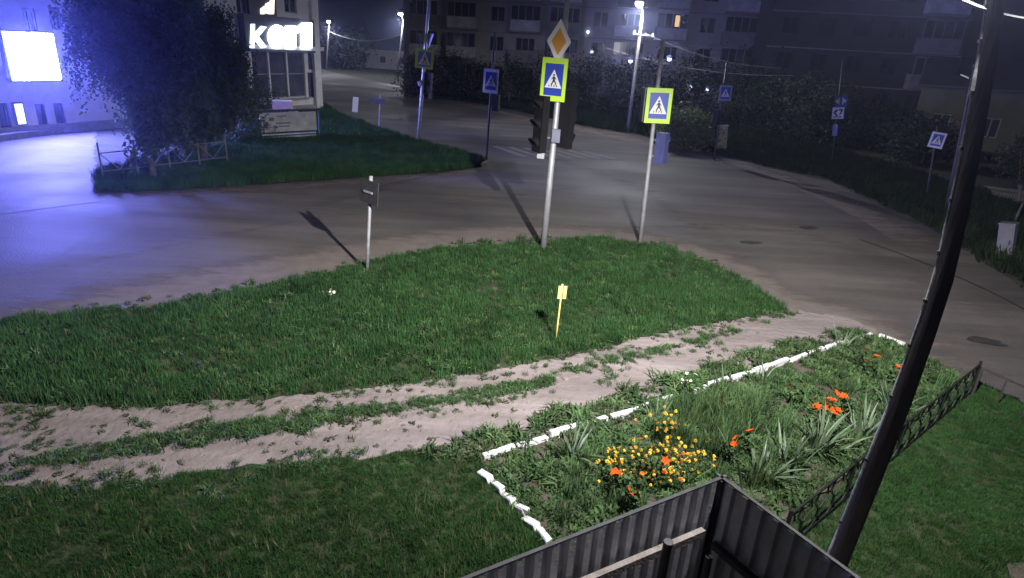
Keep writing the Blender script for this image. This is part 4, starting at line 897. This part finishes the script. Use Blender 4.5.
lil = [((829,409),6,'lily with the largest cluster of orange-red blossoms'), ((846,410),3,'orange-red lily right of the largest cluster'), ((828,421),4,'orange-red lily below the largest cluster'), ((812,414),3,'orange-red lily left of the largest cluster'),
 ((796,398),1,'single faint orange lily behind the cluster'), ((746,443),2,'orange-red lily standing in the tall weeds, right of two'), ((729,451),1,'orange-red lily standing in the tall weeds, left of two'), ((870,372),2,'faint orange lily near the far end of the bed'),
 ((893,377),2,'orange lily beside the wooden pole at the far end'), ((860,363),1,'small orange lily nearest the far kerb corner'), ((728,413),1,'orange lily beside the iris at the middle of the kerb'), ((621,480),2,'orange lily at the left of the marigold patch'), ((633,492),2,'orange lily at the lower left of the marigold patch'), ((652,466),1,'orange lily in the middle of the marigold patch')]
for i, (px, nb_, lb_) in enumerate(lil):
    B = G(*px) - Vector((0,.28,0)).normalized()*0.0; bl_ = [(lily_m, (random.gauss(0,.06), random.gauss(0,.05), random.uniform(.33,.46))) for _ in range(nb_)]
    # foot moved towards the camera so that the blossoms, not the feet, sit where they show
    B = B + (Vector((0,0,0)) - Vector((B.x, B.y, 0))).normalized()*.45
    plant('orange_lily', B, fol_l[i % 3], bl_, lb_, 'flower', 'orange lilies in the flower bed')
for i, (px, lb_) in enumerate((((686,404),'tall pale-flowered plant above the kerb behind the weeds'), ((331,303),'little white flower tuft in the island lawn'))):
    B = G(*px); plant('pale_flower', B, fol_l[i], [(pale_m, (random.gauss(0,.07), random.gauss(0,.07), random.uniform(.25,.5) if i == 0 else .24)) for _ in range(7)], lb_, 'flower', None, 1.0 if i == 0 else .5)

# ------------------------------------------------------------------ grass and ground cover (nobody could count it)
def clump(n, h, rad, wd, m_, seed, lean=.5, wide=False):
    r = np.random.default_rng(seed); an = r.uniform(0,6.283,n); q = rad*np.sqrt(r.uniform(0,1,n)); base = np.stack([np.cos(an)*q, np.sin(an)*q, np.zeros(n)], 1)
    hh = h*r.uniform(.45,1.15,n); la = r.uniform(0,6.283,n); le = hh*np.abs(r.normal(0,lean,n)); d = np.stack([np.cos(la), np.sin(la)], 1); s = np.stack([-d[:,1], d[:,0], np.zeros(n)], 1)*(wd*r.uniform(.6,1.3,n))[:,None]/2
    mid = base.copy(); mid[:,:2] += d*(le*.35)[:,None]; mid[:,2] = hh*.6; tip = base.copy(); tip[:,:2] += d*le[:,None]; tip[:,2] = hh*np.clip(1-.25*(le/hh)**2, .3, 1)
    if wide: v = np.stack([base, mid-s*1.6, tip, mid+s*1.6], 1).reshape(-1,3); f = np.arange(4*n).reshape(n,4); return npmesh('clump', v, f, 4, m_)
    v = np.stack([base-s, base+s, mid+s*.8, mid-s*.8, tip], 1).reshape(-1,3); k = np.arange(n)*5
    f = np.concatenate([np.stack([k,k+1,k+2], 1), np.stack([k,k+2,k+3], 1), np.stack([k+3,k+2,k+4], 1)]); return npmesh('clump', v, f, 3, m_)
def stuff(name, label, cat, pts, scl, meshes, nseed=1, zoff=.03):
    n = len(pts); r = np.random.default_rng(nseed); col = bpy.data.collections.new(name+'_source')
    for k, me in enumerate(meshes): col.objects.link(bpy.data.objects.new('%s_clump_%02d' % (name, k), me))
    me = bpy.data.meshes.new(name); me.vertices.add(n); co = np.concatenate([np.asarray(pts)[:,:2], np.full((n,1), zoff)], 1); me.vertices.foreach_set('co', co.astype(np.float32).ravel())
    for nm, arr, ty in (('scl', scl, 'FLOAT'), ('rz', r.uniform(0,6.283,n), 'FLOAT'), ('tx', r.normal(0,.12,n), 'FLOAT')): a = me.attributes.new(nm, ty, 'POINT'); a.data.foreach_set('value', np.asarray(arr, np.float32))
    a = me.attributes.new('idx', 'INT', 'POINT'); a.data.foreach_set('value', r.integers(0, len(meshes), n).astype(np.int32))
    o = bpy.data.objects.new(name, me); C.objects.link(o); tag(o, label, cat, None, 'stuff')
    ng = bpy.data.node_groups.new(name, 'GeometryNodeTree'); ng.interface.new_socket('Geometry', in_out='INPUT', socket_type='NodeSocketGeometry'); ng.interface.new_socket('Geometry', in_out='OUTPUT', socket_type='NodeSocketGeometry')
    N = ng.nodes; L = ng.links; gi = N.new('NodeGroupInput'); go = N.new('NodeGroupOutput'); m2p = N.new('GeometryNodeMeshToPoints'); iop = N.new('GeometryNodeInstanceOnPoints'); ci = N.new('GeometryNodeCollectionInfo')
    ci.inputs['Collection'].default_value = col; ci.inputs['Separate Children'].default_value = True; ci.inputs['Reset Children'].default_value = True
    def attr(nm, ty): q = N.new('GeometryNodeInputNamedAttribute'); q.data_type = ty; q.inputs['Name'].default_value = nm; return q.outputs['Attribute']
    cx = N.new('ShaderNodeCombineXYZ'); L.new(attr('tx','FLOAT'), cx.inputs['X']); L.new(attr('rz','FLOAT'), cx.inputs['Z'])
    L.new(gi.outputs[0], m2p.inputs['Mesh']); L.new(m2p.outputs[0], iop.inputs['Points']); L.new(ci.outputs[0], iop.inputs['Instance']); iop.inputs['Pick Instance'].default_value = True
    L.new(attr('idx','INT'), iop.inputs['Instance Index']); L.new(cx.outputs[0], iop.inputs['Rotation']); L.new(attr('scl','FLOAT'), iop.inputs['Scale']); L.new(iop.outputs[0], go.inputs[0])
    md = o.modifiers.new('scatter', 'NODES'); md.node_group = ng; return o
def inside(poly, p):
    x, y = p[:,0], p[:,1]; c = np.zeros(len(p), bool); n = len(poly)
    for i in range(n):
        x0, y0 = poly[i][:2]; x1, y1 = poly[(i+1) % n][:2]; t = ((y0 > y) != (y1 > y)); c ^= t & (x < (x1-x0)*(y-y0)/((y1-y0) if abs(y1-y0) > 1e-9 else 1e-9)+x0)
    return c
def lumpy(p, f, seed):
    r = np.random.default_rng(seed); s = np.zeros(len(p))
    for k in range(7): d = r.normal(size=2)*f*(1.0+.5*k); s += np.sin(p[:,0]*d[0]+p[:,1]*d[1]+r.uniform(0,6.28))/(1+.3*k)
    return s/3.0
def scatter(poly_px, dens, seed, maxd=60, thin=0.0):
    poly = [tuple(v) for v in (GP(poly_px) if not isinstance(poly_px[0], Vector) else poly_px)]; xs = [q[0] for q in poly]; ys = [q[1] for q in poly]; r = np.random.default_rng(seed)
    ar = (max(xs)-min(xs))*(max(ys)-min(ys)); n = int(ar*dens); p = np.stack([r.uniform(min(xs),max(xs),n), r.uniform(min(ys),max(ys),n)], 1); p = p[inside(poly, p)]
    if thin: p = p[(lumpy(p, 2.2, seed)*.5+.5 + r.uniform(-.3,.3,len(p))) > thin]
    return p
def fringe(poly_px, dens, sd, seed):
    q = [np.array(v)[:2] for v in GP(poly_px)]; r = np.random.default_rng(seed); out = []
    for a, b_ in zip(q, q[1:]+q[:1]):
        L_ = np.linalg.norm(b_-a); n = int(L_*dens); t = r.uniform(0,1,n)[:,None]; out.append(a+(b_-a)*t + r.normal(0, sd, (n,2)))
    p = np.concatenate(out); return p[lumpy(p, 3.0, seed) > -.25]
gr = [clump(34, .15, .13, .010, m_grass, s) for s in range(5)]; gl = [clump(30, .24, .13, .011, m_grass2, s+10, .4) for s in range(5)]; wl = [clump(22, .22, .14, .035, m_weed, s+20, .8, True) for s in range(5)]; dl_ = [clump(16, .08, .1, .03, m_dry, s+30, 1.2, True) for s in range(4)]
ws = [clump(40, .16, .12, .018, m_weed, s+60, 1.0, True) for s in range(4)]
m_straw = mat('dry stalk', (0.17, 0.15, 0.08), 0.8, var=0.3, scale=3, rand=0.3, spec=0.2)
st = [clump(5, .34, .1, .007, m_straw, s+70, .35) for s in range(2)]
gf = [clump(46, .13, .12, .0075, m_grass, s+90, .75) for s in range(4)]
fe = [clump(60, .42, .12, .012, m_weed, s+40, .35) for s in range(4)]
def sc_of(p, lo, hi, f, seed): return np.clip((lo+hi)/2 + (hi-lo)/2*lumpy(p, f, seed), lo*.8, hi*1.2)*np.random.default_rng(seed).uniform(.8,1.2,len(p))
p = scatter(LAWN_ISLAND, 160, 1, thin=.12); stuff('island_grass', 'rough uncut grass covering the island between driveway and road', 'grass', p, sc_of(p, .42, .95, 1.7, 1), gl + gr[:2] + ws[:1] + st[:1], 1)
p = scatter(LAWN_FRONT, 360, 2); stuff('front_grass', 'short green grass of the front lawn at lower left', 'grass', p, sc_of(p, .32, .62, 1.6, 2), gr + gf + gf[:2] + st[1:], 2)
p = scatter(LAWN_RIGHT, 340, 3); stuff('right_grass', 'short dark green grass right of the iron fence', 'grass', p, sc_of(p, .32, .6, 1.6, 3), gr + gf, 3)
p = np.concatenate([scatter(LAWN_MEDIAN, 260, 4), scatter(LAWN_MEDIAN2, 90, 5)]); stuff('median_grass', 'grass strip between the two wheel ruts of the driveway', 'grass', p, sc_of(p, .3, .62, 2, 4), gr + ws, 4)
p = scatter(LAWN_KIOSK, 42, 6); stuff('kiosk_grass', 'rough grass round the birches and the banner stand', 'grass', p, sc_of(p, .8, 1.5, .9, 6), gl, 6)
FARV = [(1200,388),(1024,288),(960,243),(900,213),(830,180),(760,165),(690,148),(640,135),(590,127),(520,111),(450,97),(400,86),(398,80),(460,90),(540,98),(640,112),(760,132),(900,168),(1010,205),(1220,300)]
p = scatter(FARV, 14, 7); p = p[np.hypot(p[:,0], p[:,1]) < 75]; stuff('verge_grass', 'dark grass verge along the far side of the road', 'grass', p, sc_of(p, 1.0, 2.0, .6, 7), [clump(30, .24, .14, .02, m_verge_dim, s+80, .5) for s in range(4)], 7)
BEDP = [(484,467),(545,450),(615,431),(700,401),(868,339),(905,353),(965,382),(785,520),(700,560),(600,575),(548,545)]
p = scatter(BEDP, 170, 8, thin=.28); stuff('bed_weeds', 'low leafy weeds filling the flower bed', 'weeds', p, sc_of(p, .28, .7, 2.6, 8), wl + ws + ws, 8, .045)
TALL = [(640,440),(660,415),(720,400),(762,410),(752,440),(735,460),(705,470),(680,452)]
p = scatter(TALL, 55, 9); p2 = scatter(BEDP, 7, 19, thin=.6); p = np.concatenate([p, p2]); stuff('tall_weeds', 'tall feathery weeds in the middle of the flower bed', 'weeds', p, sc_of(p, .5, 1.0, 2, 9), fe, 9, .045)
SCRUB = [(420,455),(520,425),(600,402),(700,372),(760,352),(850,330),(868,336),(700,398),(615,428),(545,447),(481,464)]
p = scatter(SCRUB, 110, 10, thin=.36); stuff('scrub_plants', 'dusty low scrub between the driveway and the white kerb', 'weeds', p, sc_of(p, .5, 1.1, 2.5, 10), dl_ + ws[:2], 10)
EDGE = [(-90,398),(130,404),(400,384),(560,356),(720,322),(800,314),(760,352),(640,398),(500,440),(380,460),(250,472),(0,497),(-120,505)]
LEFTEND = [(-150,398),(20,402),(75,410),(40,425),(60,440),(20,470),(30,484),(-150,510)]
p = np.concatenate([scatter(EDGE, 26, 11, thin=.66), scatter(LEFTEND, 90, 55, thin=.45), fringe(LAWN_ISLAND, 22, .16, 51), fringe(LAWN_FRONT[:6], 26, .16, 52), fringe(LAWN_MEDIAN, 18, .12, 53), fringe(LAWN_MEDIAN2, 16, .1, 54)]); p = p[(p[:,1] > 4.6)]
stuff('path_weeds', 'ragged low weeds on and beside the bare driveway', 'weeds', p, sc_of(p, .25, .6, 3, 11), dl_ + ws[:2] + gr[:2], 11)
SHO = [(120,305),(250,285),(350,266),(450,244),(540,238),(660,244),(720,264),(650,254),(540,250),(450,256),(350,278),(250,297)]
p = scatter(SHO, 40, 12, thin=.55); stuff('roadside_weeds', 'ragged weeds along the sandy road shoulder', 'weeds', p, sc_of(p, .5, 1.2, 3, 12), dl_ + gl[:2], 12)

m_stone = mat('field stone', (0.19, 0.165, 0.15), 0.9, var=0.3, scale=20, rand=0.3)
def pebble(seed):
    bm = bmesh.new(); bmesh.ops.create_icosphere(bm, subdivisions=1, radius=.02); r = random.Random(seed)
    for v in bm.verts: v.co = Vector((v.co.x*1.3, v.co.y, v.co.z*.6))*r.uniform(.75,1.25)
    me = bpy.data.meshes.new('pebble'); bm.to_mesh(me); bm.free(); me.materials.append(m_stone); return me
p = np.concatenate([scatter(EDGE, 22, 21), scatter(SCRUB, 20, 22)]); stuff('loose_gravel', 'small stones and crumbs strewn on the dirt driveway', 'gravel', p, np.random.default_rng(3).exponential(.55, len(p))+.2, [pebble(s) for s in range(4)], 21, .024)
# ------------------------------------------------------------------ thin bluish haze, added to stand in for lens glare round the lights
hz = MB().abox((0, 70, 16), 190, 190, 34).build('haze', m_glass); hz['kind'] = 'stuff'
hm = bpy.data.materials.new('glare haze'); hm.use_nodes = True; N, L = ntree(hm); N.remove(N['Principled BSDF']); pv = N.new('ShaderNodeVolumePrincipled')
pv.inputs['Color'].default_value = (.50,.56,1.0,1); pv.inputs['Density'].default_value = HAZE_D; pv.inputs['Anisotropy'].default_value = .88; L.new(pv.outputs[0], N['Material Output'].inputs['Volume'])
hz.data.materials.clear(); hz.data.materials.append(hm)
